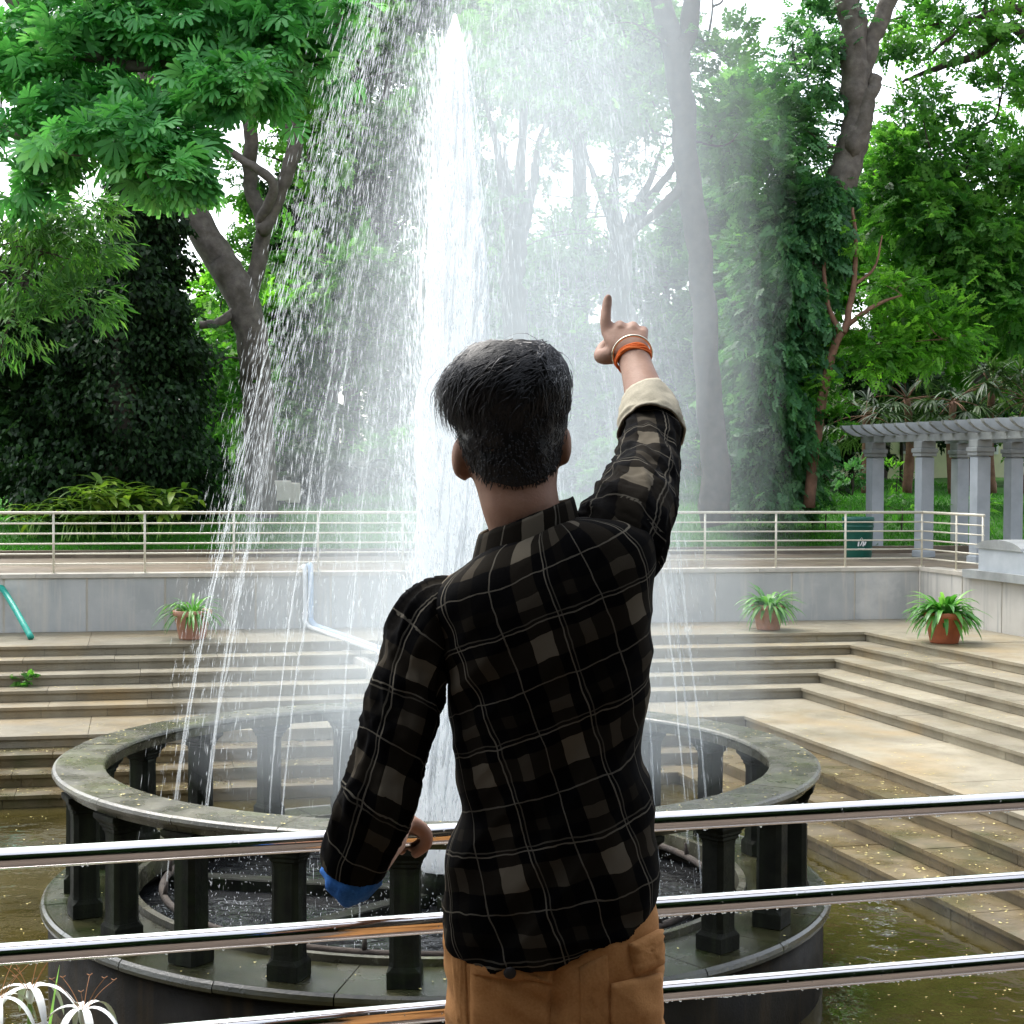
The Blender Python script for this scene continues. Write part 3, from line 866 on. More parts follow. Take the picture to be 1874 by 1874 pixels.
# litter bin with its pale emblem
bp_ = PZ(1570, 1021, Z_PROM)
bn = empty('litter_bin', bp_, 'dark green plastic litter bin with a white printed emblem behind the far railing', 'litter bin')
V, Fs = lathe([(0, bp_[2]), (.25, bp_[2]), (.265, bp_[2] + .04), (.295, bp_[2] + .72), (.31, bp_[2] + .74), (.31, bp_[2] + .79), (.285, bp_[2] + .8), (.27, bp_[2] + .74), (.25, bp_[2] + .3), (0, bp_[2] + .3)], 32, bp_[:2])
MB().add(V, Fs).build('body', M['bin'], bn, True)
V, Fs = lathe([(.2985, bp_[2] + .6), (.304, bp_[2] + .61), (.304, bp_[2] + .63), (.2995, bp_[2] + .64)], 32, bp_[:2])
MB().add(V, Fs).build('rib', M['bin'], bn, True)
em = MB()
def on_bin(u, z): 
    a = u / .285 + .02
    rr = .268 + (.295 - .265) * (z - .04) / .68 + .012
    return (bp_[0] + rr * math.sin(a), bp_[1] - rr * math.cos(a), bp_[2] + z)
for (u0, z0, u1, z1, wd) in ((-.07, .2, .07, .2, .018), (-.06, .24, -.05, .33, .03), (-.05, .33, .0, .41, .03), (.0, .41, .045, .33, .03), (.045, .33, .03, .24, .03), (-.02, .25, .02, .34, .022), (.06, .26, .09, .33, .025)):
    pts = [on_bin(u0 + (u1 - u0) * t, z0 + (z1 - z0) * t) for t in np.linspace(0, 1, 6)]
    em.tube(pts, [wd / 2] * 6, 6, True, 0, .25)
em.build('emblem', M['white'], bn)

def blade_strip(mb_v, mb_f, tints, base, d0, length, width, droop, tint, nseg=7, tw=0.0, cup=.25):
    """an arching strap leaf, folded along its midrib"""
    n0 = len(mb_v)
    d0 = np.asarray(d0, float); d0 /= np.linalg.norm(d0)
    p = np.asarray(base, float).copy(); d = d0.copy()
    hz = np.array((d0[0], d0[1], 0)); hz = hz / (np.linalg.norm(hz) + 1e-9)
    side = np.cross(d0, (0, 0, 1)); side /= np.linalg.norm(side) + 1e-9
    for i in range(nseg + 1):
        t = i / nseg
        wd = width * (math.sin(math.pi * min(1, .12 + .88 * t)) ** .7 if t < 1 else 0) * .5
        up = np.cross(side, d)
        mb_v += [p + side * wd + up * wd * cup, p, p - side * wd + up * wd * cup]
        tints += [tint + .1 * t] * 3
        d = d + np.array((0, 0, -1)) * droop / nseg + hz * .15 * droop / nseg
        d /= np.linalg.norm(d)
        p = p + d * length / nseg
    for i in range(nseg):
        a = n0 + i * 3
        mb_f += [(a, a + 1, a + 4, a + 3), (a + 1, a + 2, a + 5, a + 4)]
def pot(x, y, wpx, dist, matp, label, nleaf, seed, broad=1.0, tilt=0):
    rg = np.random.default_rng(seed)
    b = PZ(x, y, Z_TERR + .004)
    s = 1.14 * wpx * b[1] / F / 2                               # rim radius
    o = empty('potted_plant', b, label, 'potted plant', 'potted plants on the top terrace')
    h = s * 1.5
    V, Fs = lathe([(0, b[2]), (s * .66, b[2]), (s * .69, b[2] + .02), (s * .93, b[2] + h * .8), (s * 1.0, b[2] + h * .82), (s * 1.02, b[2] + h * .98), (s * .98, b[2] + h), (s * .9, b[2] + h * .97), (s * .86, b[2] + h * .8), (0, b[2] + h * .8)], 40, b[:2])
    MB().add(V, Fs).build('pot', matp, o, True)
    V, Fs = lathe([(0, b[2] + h * .86), (s * .84, b[2] + h * .84)], 24, b[:2])
    MB().add(V, Fs).build('soil', M['soil'], o)
    Vl, Fl, Tl = [], [], []
    for k in range(nleaf):
        a = rg.uniform(0, 2 * math.pi); e = rg.uniform(.45, 1.4)
        rr = rg.uniform(0, s * .5)
        d = (math.cos(a) * math.cos(e), math.sin(a) * math.cos(e), math.sin(e))
        blade_strip(Vl, Fl, Tl, (b[0] + rr * math.cos(a), b[1] + rr * math.sin(a), b[2] + h * .86), d, s * rg.uniform(1.25, 2.25), .05 * broad * rg.uniform(.7, 1.2), rg.uniform(1.3, 2.8), rg.uniform(.1, .9))
    obj('leaves', mesh_np('leaves', np.array(Vl), np.array(Fl), M['lf_pot'], True, Tl), o)
    return o
pot(1728, 1176, 66, 0, M['terracotta'], 'lush strap-leaved plant in a bright orange-red pot beside the cream wall', 170, 3, 1.5)
pot(1406, 1152, 54, 0, M['terrapale'], 'strap-leaved plant with pale hanging leaves in a faded orange pot by the far wall', 130, 4, 1.2)
pot(352, 1169, 62, 0, M['terrapale'], 'spidery plant in a pinkish pot seen through the spray', 110, 5, .7)

# turquoise hose hanging over the wall
hp = [P(-40, 1030, 26.0), P(0, 1072, 26.0), P(22, 1105, 25.6), P(42, 1140, 25.2)]
e_ = PZ(57, 1167, Z_TERR + .03)
o = MB().tube(spline(hp + [e_], 6), [.048], 12).build('hose', M['hose'], None, True)
props(o, 'thick turquoise hose hanging over the far wall onto the terrace', 'hose')

# drain pipes coming down over the wall and the steps
dp = empty('drain_pipe', (*PZ(574, 1150, Z_TERR)[:2], Z_TERR), 'white and pale blue drain pipes bending down from the wall over the steps', 'pipe')
wb = lambda s, off, z: np.array((*(CW - UB * s + NB * off), z))
s574 = s_back(574)
off_of = lambda i: 1.95 + OFFS[i]
path = [wb(s574 + .03, -.25, Z_PROM + .07), wb(s574, .05, Z_PROM + .12), wb(s574, .12, Z_PROM - .08), wb(s574, .13, Z_TERR + .12), wb(s574 - .05, .45, Z_TERR + .06), wb(s574 - .75, off_of(3), zl(3) + .42), wb(s574 - .82, off_of(4) + .1, zl(4) + .36), wb(s574 - .83, off_of(4) + .18, zl(4) + .1), wb(s574 - .83, off_of(4) + .2, zl(8) - .2)]
def pipe_poly(pts, r, mat, sh):
    m = MB()
    pts = [np.asarray(p) + sh for p in pts]
    q = [pts[0]]
    for k in range(1, len(pts) - 1):
        a, b, c = pts[k - 1], pts[k], pts[k + 1]
        la, lc = np.linalg.norm(a - b), np.linalg.norm(c - b)
        rad = min(.07, la * .45, lc * .45)
        p0, p1 = b + (a - b) / la * rad, b + (c - b) / lc * rad
        for t in np.linspace(0, 1, 6): q.append((1 - t) ** 2 * p0 + 2 * t * (1 - t) * b + t * t * p1)
    q.append(pts[-1])
    return m.tube(q, [r] * len(q), 14)
shu = np.array((*UB, 0)) 
pipe_poly(path, .033, M['pvc'], shu * -.045).build('pipe', M['pvc'], dp, True)
pipe_poly([p + np.array((0, 0, .015)) for p in path], .045, M['pvcblue'], shu * .05).build('pipe', M['pvcblue'], dp, True)
for k_, hh in ((3, .05), (7, -.05)):
    q = path[k_]
    MB().box(q + np.array((0, 0, .08 + hh)), .2, .03, .03, THB, .004).build('clamp', M['steel'], dp)
# concrete support the pipes lie on
q0, q1 = wb(s574 - .1, .75, 0), wb(s574 - .84, off_of(4) + .05, 0)
dirv = (q1 - q0)[:2]; dirv /= np.linalg.norm(dirv); nrm = np.array((-dirv[1], dirv[0])) * .08
za, zb2 = path[4][2] - .05, path[6][2] - .06
V = [(*(q0[:2] + nrm), za - .04), (*(q0[:2] - nrm), za - .04), (*(q1[:2] - nrm), zb2), (*(q1[:2] + nrm), zb2),
     (*(q0[:2] + nrm), za - .5), (*(q0[:2] - nrm), za - .5), (*(q1[:2] - nrm), zl(5)), (*(q1[:2] + nrm), zl(5))]
MB().add(V, [(0, 1, 2, 3), (7, 6, 5, 4), (0, 4, 5, 1), (1, 5, 6, 2), (2, 6, 7, 3), (3, 7, 4, 0)]).build('support', M['joint'], dp)

# pale building far behind the trees
bc = np.array((13.5, 62.0))
bd = empty('building', (*bc, 1.0), 'pale yellow building far behind the pergola and trees', 'building')
ang = R(8)
MB().box((*bc, 3.4), 22, 8, 5.4, ang).build('wall', M['build'], bd)
MB().box((*bc, 6.25), 22.8, 8.8, .3, ang).build('roof', M['pergtop'], bd)
fx, fy = np.array((math.cos(ang), math.sin(ang))), np.array((math.sin(ang), -math.cos(ang)))
for k in range(9):
    c = bc + fx * (-9.6 + k * 2.4) + fy * 4.0
    f = MB().box((*c, 2.9), 1.2, .06, 1.5, ang).build('window', M['white'], bd)
    for e in (-.28, .28): MB().box((*(c + fx * e + fy * .04), 2.9), .46, .03, 1.3, ang).build('pane', M['glassdark'], f)
# low pale stone blocks in the bed behind the spray, and a small plate on the kerb
for x0, y0, y1, wd, d, lab in ((512, 882, 902, .5, 37, 'pale stone block standing in the bed behind the spray, beside a darker stem'), (536, 886, 906, .32, 37.4, 'narrow pale stone slab tucked behind the larger pale block')):
    a = P(x0, y1, d)
    o = MB().box((a[0], a[1], a[2] + .05), wd, .3, .45, R(10), .02).build('stone_block', M['joint'], None); props(o, lab, 'stone block')
a = P(566, 1006, 31.8)
o = MB().box((a[0], a[1], a[2]), .42, .04, .09, THB, .005).build('name_plate', M['glassdark'], None)
props(o, 'small dark plate fixed low on the bed kerb behind the far railing', 'plate')

# ------------------------------------------------------------------ vegetation
def tmpl_kite(wd=.28): return np.array([(0, 0, 0), (.45, wd, .07), (1, 0, -.08), (.45, -wd, .07)]), np.array([(0, 3, 2, 1)])
def tmpl_fan(n=7, spread=80, wd=.13):
    V, Fs = [], []
    for k in range(n):
        a = R(-spread + 2 * spread * k / (n - 1)); ln = 1 - .25 * abs(k - (n - 1) / 2) / ((n - 1) / 2)
        c, s = math.cos(a), math.sin(a)
        for u, v, z in ((.08, -.02, 0), (.62 * ln, -wd * .85, .03), (ln, -wd * .55, -.10), (ln, wd * .55, -.10), (.62 * ln, wd * .85, .03), (.08, .02, 0)):
            V.append((u * c - v * s, u * s + v * c, z + .04 * math.cos(k * 2.1)))
        b = k * 6
        Fs += [(b, b + 1, b + 4, b + 5), (b + 1, b + 2, b + 3, b + 4)]
    return np.array(V), np.array(Fs)
def tmpl_spray(n=3, wd=.13, ln=.42):
    V, Fs = [], []
    for k in range(2 * n + 1):
        if k == 2 * n: a, x, l2 = 0.0, .72, ln
        else:
            sd = -1 if k % 2 else 1
            a, x, l2 = R(52) * sd, .12 + .6 * (k // 2) / max(1, n - 1) * .8, ln * (1 - .12 * (k // 2))
        c, s = math.cos(a), math.sin(a)
        for u, v, z in ((0, 0, 0), (.5 * l2, wd, .04), (l2, 0, -.07), (.5 * l2, -wd, .04)):
            V.append((x + u * c - v * s, u * s + v * c, z - .12 * x * x))
        b = k * 4
        Fs.append((b, b + 3, b + 2, b + 1))
    return np.array(V), np.array(Fs)
T_KITE, T_FAN, T_SPRAY, T_LANCE = tmpl_kite(), tmpl_fan(), tmpl_spray(), tmpl_kite(.09)
T_IVY = (np.array([(0, 0, 0), (.3, .36, .06), (1, 0, -.12), (.3, -.36, .06)]), np.array([(0, 3, 2, 1)]))
def scatter(P_, size, tm, rg, up=.6, droop=0.0, outward=None, tint=None, tvar=.25):
    """leaf shapes at the points P_, tips outward and down, faces up"""
    n = len(P_)
    d = rg.normal(0, 1, (n, 3)); d[:, 2] = d[:, 2] * .5 - droop
    if outward is not None: d = d * .7 + outward * 1.0
    d /= np.linalg.norm(d, axis=1)[:, None] + 1e-9
    nn = rg.normal(0, 1, (n, 3)); nn[:, 2] = np.abs(nn[:, 2]) + up
    nn -= d * np.sum(nn * d, 1)[:, None]; nn /= np.linalg.norm(nn, axis=1)[:, None] + 1e-9
    s = np.cross(nn, d)
    sz = size * rg.uniform(.65, 1.3, n)
    Tv, Tf = tm
    V = P_[:, None] + sz[:, None, None] * (Tv[None, :, 0, None] * d[:, None] + Tv[None, :, 1, None] * s[:, None] + Tv[None, :, 2, None] * nn[:, None])
    Fq = np.arange(n)[:, None, None] * len(Tv) + Tf[None]
    tt = np.clip((rg.uniform(.2, .8, n) if tint is None else tint) + rg.normal(0, tvar * .6, n), 0, 1)
    return V.reshape(-1, 3), Fq.reshape(-1, 4), np.repeat(tt, len(Tv))
def blob_points(c, rad, n_clump, per, rg, clump_r=.22, hollow=.35):
    """points gathered in clumps through an ellipsoid, more of them near its surface"""
    d = rg.normal(0, 1, (n_clump, 3)); d /= np.linalg.norm(d, axis=1)[:, None]
    r = (hollow ** 3 + (1 - hollow ** 3) * rg.random(n_clump)) ** (1 / 3) * rg.uniform(.75, 1.12, n_clump)
    cc = np.asarray(c) + d * r[:, None] * np.asarray(rad)
    ct = rg.uniform(.15, .85, n_clump)
    k = np.repeat(np.arange(n_clump), per)
    sp = clump_r * np.mean(rad) * np.array((1, 1, .55))
    return cc[k] + rg.normal(0, 1, (len(k), 3)) * sp, d[k], ct[k], cc
class Tree:
    def __init__(s, name, label, base, leaf, bark, group=None, seed=0, cat='tree'):
        s.o = empty(name, base, label, cat, group); s.leaf, s.bark = leaf, bark
        s.rg = np.random.default_rng(seed); s.tr = MB(); s.lv = []; s.nv = 0; s.chain = []
    def limb(s, pts, rad, seg=12, n=6, wob=.05):
        if s.chain:                                       # a limb grows out of what is already there
            allp = np.concatenate(s.chain); near_ = allp[np.argmin(np.linalg.norm(allp - np.asarray(pts[0]), axis=1))]
            if np.linalg.norm(near_ - np.asarray(pts[0])) > .05: pts = [near_] + list(pts); rad = [rad[0]] + list(rad)
        q = spline(pts, n)
        if wob: q = q + s.rg.normal(0, 1, q.shape) * (np.mean(rad) * .10)
        r = np.interp(np.linspace(0, 1, len(q)), np.linspace(0, 1, len(rad)), rad)
        s.tr.tube(q, r, seg, True, wob)
        s.chain.append(q)
        return s
    def twig_to(s, tgt, r=.03, frm=None):
        allp = np.concatenate(s.chain)
        dd_ = np.linalg.norm(allp - tgt, axis=1) + .6 * np.maximum(0, allp[:, 2] - tgt[2])
        a = allp[np.argsort(dd_)[min(len(dd_) - 1, int(s.rg.integers(0, 6)))]]
        mid = (a + tgt) / 2 + s.rg.normal(0, .12, 3) * np.linalg.norm(tgt - a) + np.array((0, 0, -.04 * np.linalg.norm(tgt - a)))
        q = spline([a, mid, tgt], 5)
        s.tr.tube(q, [r, r * .7, r * .25], 6, True, .06)
        s.chain.append(q[3:])
    def add(s, V, Fq, t): s.lv.append((V, Fq + s.nv, t)); s.nv += len(V)
    def blob(s, c, rad, n_clump, per, size, tm=None, twigs=4, droop=.15, clump_r=.22, hollow=.35, up=.6, r_twig=.03):
        p, d, ct, cc = blob_points(c, rad, n_clump, per, s.rg, clump_r, hollow)
        for k in range(twigs): s.twig_to(cc[int(s.rg.integers(0, len(cc)))], r_twig)
        s.add(*scatter(p, size, tm or T_SPRAY, s.rg, up, droop, d, ct))
        return s
    def ivy(s, pts, rad, n, size, tm=None, spread=1.0):
        q = spline(pts, 12)
        r = np.interp(np.linspace(0, 1, len(q)), np.linspace(0, 1, len(rad)), rad)
        T, A, B = frames(q)
        k = s.rg.integers(0, len(q), n); a = s.rg.uniform(0, 2 * math.pi, n)
        out = A[k] * np.cos(a)[:, None] + B[k] * np.sin(a)[:, None]
        lump = 1 + .35 * np.sin(a * 3 + k * .35) + .2 * np.sin(k * .9)
        p = q[k] + out * (r[k] * lump * s.rg.uniform(.75, 1.25, n) * spread)[:, None] + s.rg.normal(0, .06, (n, 3))
        dn = out * .6 + np.array((0, 0, -.8))
        s.add(*scatter(p, size, tm or T_IVY, s.rg, .2, .3, dn, None, .3))
        return s
    def done(s):
        if s.tr.n: s.tr.build('trunk', s.bark, s.o, True)
        if s.lv:
            V = np.concatenate([a for a, _, _ in s.lv]); Fq = np.concatenate([b for _, b, _ in s.lv]); t = np.concatenate([c for _, _, c in s.lv])
            obj('crown', mesh_np('crown', V, Fq, s.leaf, False, t), s.o)
        return s.o
def PB(x, y, d, rx, ry, rd): 
    k = d / F
    return P(x, y, d), np.array((rx * k, rd, ry * k))

TG = 'trees standing behind the far railing'
# leaning grey tree at the left, its stems crossing the spray's edge
d = 37
t = Tree('leaning_tree', 'grey forked tree leaning left behind the ivy-covered trunk, edged by spray', P(470, 930, d), M['lf_mid'], M['barkG'], TG, 21)
t.limb([P(478, 940, d), P(470, 700, d), P(440, 540, d), P(390, 455, d), P(336, 355, d), P(300, 230, d), P(280, 123, d), P(250, -80, d)], [.36, .34, .36, .34, .31, .27, .24, .2], 14)
t.limb([P(450, 560, d + .3), P(482, 422, d + .4), P(458, 336, d + .5), P(459, 224, d), P(440, 120, d), P(400, -60, d)], [.22, .17, .17, .15, .13, .1], 12)
t.limb([P(478, 400, d), P(500, 336, d - .4), P(440, 290, d - .5), P(374, 243, d - .5), P(325, 160, d - .5), P(310, 60, d - .5)], [.12, .11, .09, .09, .09, .07], 10)
t.limb([P(484, 420, d), P(520, 330, d), P(541, 250, d), P(500, 190, d), P(470, 60, d)], [.14, .16, .18, .17, .12], 10)
t.limb([P(445, 560, d), P(400, 590, d - .3), P(365, 595, d - .4)], [.12, .1, .08], 8)
for x, y, rx, ry, n in ((480, 60, 160, 110, 60), (300, 60, 150, 120, 60), (570, 120, 90, 90, 22), (590, 250, 55, 60, 8), (420, 480, 60, 50, 10), (400, 640, 70, 90, 18), (430, 760, 80, 90, 22), (300, -140, 320, 110, 80), (470, 330, 70, 60, 6)):
    c, r_ = PB(x, y, d + 1.5, rx, ry, 1.6); t.blob(c, r_, n, 22, .34, T_SPRAY, 5)
t.done()
# dark tree swathed in ivy
d = 35
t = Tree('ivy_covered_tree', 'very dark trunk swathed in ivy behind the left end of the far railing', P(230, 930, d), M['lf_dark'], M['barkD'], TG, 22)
trunk = [P(225, 945, d), P(228, 800, d), P(245, 620, d), P(255, 480, d), P(268, 360, d), P(262, 240, d), P(270, 130, d), P(230, -60, d)]
t.limb(trunk, [.55, .5, .42, .36, .32, .3, .26, .2], 14)
t.limb([P(320, 800, d - .2), P(235, 640, d), P(150, 590, d), P(60, 530, d), P(-60, 440, d)], [.2, .26, .24, .2, .18], 12)
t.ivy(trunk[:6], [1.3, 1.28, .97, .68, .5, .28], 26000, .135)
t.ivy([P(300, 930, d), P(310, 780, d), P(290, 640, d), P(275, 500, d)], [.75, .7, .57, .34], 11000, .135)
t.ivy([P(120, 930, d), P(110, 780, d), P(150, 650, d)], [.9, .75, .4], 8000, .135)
for x, y, rx, ry, n in ((70, 860, 110, 80, 60), (40, 740, 90, 90, 60), (20, 640, 90, 80, 45), (0, 540, 90, 80, 40), (150, 520, 80, 70, 24), (180, 700, 90, 100, 45), (300, 620, 60, 80, 25), (90, 600, 100, 70, 26)):
    c, r_ = PB(x, y, d + .4, rx, ry, .9); t.blob(c, r_, n, 26, .26, T_SPRAY, 2)
t.done()
# bright boughs reaching in from the left
d = 24.5
t = Tree('broad_tree', 'broad tree with bright fan-shaped leaves on boughs hanging over the left side', (-13.5, 26.5, Z_PROM), M['lf_bright'], M['barkG'], TG, 23)
t.limb([(-13.5, 26.5, Z_PROM), (-13.3, 26.4, 3), (-12.6, 26.2, 6), (-11.5, 26, 9), (-10, 25.8, 12)], [.5, .45, .38, .3, .22], 14)
t.limb([(-12.3, 26.2, 6.4), P(-60, -40, d + 1), P(50, 30, d + 1), P(140, 90, d), P(260, 120, d), P(420, 90, d)], [.22, .2, .17, .12, .09, .05], 10)
t.limb([(-12.7, 26.2, 5.2), P(-80, 240, d + .5), P(60, 250, d), P(200, 270, d - .5), P(310, 290, d - 1)], [.16, .13, .1, .07, .03], 8)
t.limb([(-11, 25.9, 10), P(100, -160, d), P(330, -120, d), P(560, -40, d)], [.2, .15, .11, .05], 8)
for x, y, rx, ry, n, dz in ((300, 40, 200, 75, 50, 0), (520, 60, 130, 75, 40, .3), (120, 130, 150, 75, 40, 0), (440, 150, 130, 60, 30, -.3), (60, 50, 130, 80, 26, .5), (250, 250, 120, 65, 34, -.8), (310, 310, 75, 50, 20, -1), (90, 250, 120, 60, 26, -.5), (200, 190, 120, 50, 20, 0), (60, 340, 80, 40, 10, 0), (560, 130, 60, 50, 9, .3), (330, -110, 330, 80, 50, 0), (620, 30, 40, 60, 8, 0)):
    c, r_ = PB(x, y, d + dz, rx, ry, 1.0); t.blob(c, r_, n, 10, .30, T_FAN, 5, droop=.35, clump_r=.2, hollow=.3, up=.9, r_twig=.022)
t.done()
# feathery bamboo under them
d = 27.5
t = Tree('bamboo_clump', 'feathery drooping bamboo with narrow leaves under the bright boughs', P(-40, 935, d), M['lf_bam'], M['barkD'], None, 24, 'bamboo')
for k in range(7):
    x0 = -130 + k * 16
    t.limb([P(x0, 940, d), P(x0 + 20, 700, d), P(x0 + 60 + 6 * k, 480, d), P(x0 + 120 + 7 * k, 420 + 9 * k, d - .4)], [.03, .028, .02, .008], 6, 6, 0)
for x, y, rx, ry, n in ((60, 400, 110, 60, 34), (120, 460, 100, 60, 28), (40, 520, 90, 60, 26), (150, 560, 70, 60, 12), (20, 600, 90, 70, 14), (170, 400, 60, 50, 14)):
    c, r_ = PB(x, y, d, rx, ry, .8); t.blob(c, r_, n, 40, .24, T_LANCE, 3, droop=.9, up=.2, r_twig=.008)
t.done()
# trunk behind the right side of the spray
d = 34
t = Tree('tall_tree', 'tall straight trunk with pale lichen veiled by the right edge of the spray', P(1300, 930, d), M['lf_mid'], M['barkD'], TG, 25)
t.limb([P(1312, 960, d), P(1300, 760, d), P(1288, 560, d), P(1268, 380, d), P(1250, 230, d), P(1238, 110, d), P(1215, 20, d), P(1190, -80, d)], [.32, .27, .25, .25, .245, .25, .22, .17], 16)
t.limb([P(1240, 120, d), P(1262, 40, d), P(1275, -90, d)], [.2, .19, .15], 10)
t.limb([P(1262, 330, d), P(1210, 380, d), P(1140, 440, d + .5)], [.13, .1, .06], 8)
for x, y, rx, ry, n in ((1130, 60, 130, 80, 40), (1040, 120, 110, 70, 32), (1330, 250, 70, 70, 18), (1330, 120, 60, 60, 9), (1240, -130, 200, 90, 40), (1150, 190, 70, 50, 12), (950, 40, 90, 60, 22)):
    c, r_ = PB(x, y, d + 1, rx, ry, 1.5); t.blob(c, r_, n, 20, .33, T_SPRAY, 5)
t.done()
# leaning ivy tree at the right
d = 36
t = Tree('ivy_leaning_tree', 'leaning tree forking high up, its lower trunk wrapped in grey-green ivy', P(1420, 905, d), M['lf_grey'], M['barkG'], TG, 26)
tk = [P(1412, 930, d), P(1420, 760, d), P(1436, 620, d), P(1480, 500, d), P(1520, 400, d), P(1550, 300, d), P(1568, 200, d), P(1560, 90, d), P(1550, -60, d)]
t.limb(tk, [.48, .42, .4, .4, .36, .33, .32, .29, .26], 16)
t.limb([P(1560, 270, d - .2), P(1592, 180, d - .2), P(1606, 140, d - .2)], [.22, .16, .13], 10)
t.limb([P(1572, 200, d), P(1590, 90, d), P(1625, 0, d), P(1650, -90, d)], [.2, .2, .18, .16], 10)
t.ivy([P(1400, 930, d), P(1405, 780, d), P(1420, 640, d), P(1450, 520, d), P(1490, 420, d), P(1520, 340, d)], [.75, .8, .75, .62, .5, .3], 9000, .30, T_SPRAY)
for x, y, rx, ry, n in ((1440, 250, 80, 80, 36), (1390, 330, 70, 80, 30), (1450, 380, 70, 60, 26), (1480, 150, 70, 80, 26), (1380, 480, 50, 80, 18), (1400, 640, 60, 90, 26), (1390, 800, 60, 80, 28), (1500, 60, 60, 70, 14)):
    c, r_ = PB(x, y, d + .5, rx, ry, 1.4); t.blob(c, r_, n, 20, .30, T_SPRAY, 4)
t.done()
# slim forked young tree
d = 35.5
t = Tree('young_tree', 'slim young tree with a reddish forked stem on the lawn beside the pergola', P(1481, 926, d), M['lf_yel'], M['barkR'], TG, 27)
t.limb([P(1480, 930, d), P(1494, 800, d), P(1512, 690, d), P(1532, 620, d), P(1548, 598, d), P(1562, 520, d), P(1566, 440, d), P(1560, 380, d)], [.13, .12, .1, .09, .08, .06, .045, .03], 10)
t.limb([P(1538, 610, d), P(1516, 560, d), P(1508, 480, d), P(1516, 420, d)], [.07, .05, .04, .02], 8)
t.limb([P(1550, 596, d), P(1600, 560, d), P(1650, 540, d)], [.06, .045, .02], 8)
t.limb([P(1565, 520, d), P(1600, 490, d), P(1615, 430, d)], [.04, .03, .015], 8)
for x, y, rx, ry, n in ((1560, 430, 50, 50, 12), (1640, 520, 60, 40, 12), (1600, 640, 90, 60, 34), (1700, 620, 100, 70, 40), (1500, 700, 40, 50, 8), (1520, 760, 40, 40, 6)):
    c, r_ = PB(x, y, d + .4, rx, ry, .9); t.blob(c, r_, n, 20, .24, T_SPRAY, 4, r_twig=.012)
t.done()
# tree at the far right with crossing boughs
d = 38
t = Tree('spreading_tree', 'dark spreading tree whose boughs cross the pale sky above the pergola', P(2030, 930, d), M['lf_mid'], M['barkD'], TG, 28)
t.limb([P(2030, 940, d), P(2010, 600, d), P(1985, 300, d), P(1960, 60, d), P(1940, -120, d)], [.5, .42, .36, .3, .22], 12)
t.limb([P(1990, 340, d), P(1874, 60, d), P(1790, 100, d), P(1700, 130, d), P(1650, 150, d)], [.2, .13, .1, .06, .03], 8)
t.limb([P(1970, 120, d), P(1874, 20, d), P(1780, 40, d), P(1690, 110, d)], [.16, .11, .07, .03], 8)
t.limb([P(2000, 420, d), P(1900, 330, d), P(1800, 300, d), P(1700, 330, d)], [.2, .13, .09, .04], 8)
for x, y, rx, ry, n in ((1700, 280, 90, 60, 26), (1800, 330, 110, 70, 40), (1690, 400, 110, 70, 46), (1820, 430, 110, 80, 60), (1720, 510, 120, 60, 50), (1840, 560, 90, 70, 50), (1840, 180, 70, 60, 16), (1740, 60, 90, 60, 14), (1850, 60, 60, 60, 10), (1680, 200, 50, 50, 9), (1820, -80, 200, 70, 30), (1630, 330, 60, 80, 22), (1620, 60, 40, 60, 7)):
    c, r_ = PB(x, y, d, rx, ry, 1.6); t.blob(c, r_, n, 20, .34, T_SPRAY, 4, hollow=.2)
t.done()
# trees with open branching behind the spray
d = 46
for x0, lab, seed, pts in ((945, 'bare-limbed far tree with a net of dark twigs behind the main jet', 31, ((930, 330), (905, 250), (985, 270), (960, 180))), (1140, 'far tree with fanned dark limbs against the sky behind the raised hand', 32, ((1090, 330), (1130, 270), (1190, 330), (1240, 300)))):
    t = Tree('open_branched_tree', lab, P(x0, 930, d), M['lf_mid'], M['barkD'], TG, seed)
    t.limb([P(x0, 940, d), P(x0 + 8, 700, d), P(x0 - 6, 540, d), P(x0, 420, d)], [.4, .36, .33, .3], 12)
    for (x, y) in pts:
        t.limb([P(x0 + random.uniform(-5, 5), 460, d), P((x0 + x) / 2 + random.uniform(-14, 14), (420 + y) / 2 + 10, d), P(x, y, d), P(x + (x - x0) * .5, y - 70, d)], [.2, .14, .09, .04], 8)
    for _ in range(46):
        t.twig_to(P(x0 + random.gauss(0, 75), random.uniform(170, 430), d + random.uniform(-1, 1)), random.uniform(.015, .035))
    for x, y, rx, ry, n in ((x0 - 40, 200, 80, 45, 12), (x0 + 60, 170, 80, 50, 16), (x0, 110, 120, 60, 30), (x0 + 30, 290, 60, 40, 4), (x0 - 40, 380, 60, 40, 5)):
        c, r_ = PB(x, y, d + .5, rx, ry, 1.8); t.blob(c, r_, n, 18, .36, T_SPRAY, 3)
    t.done()
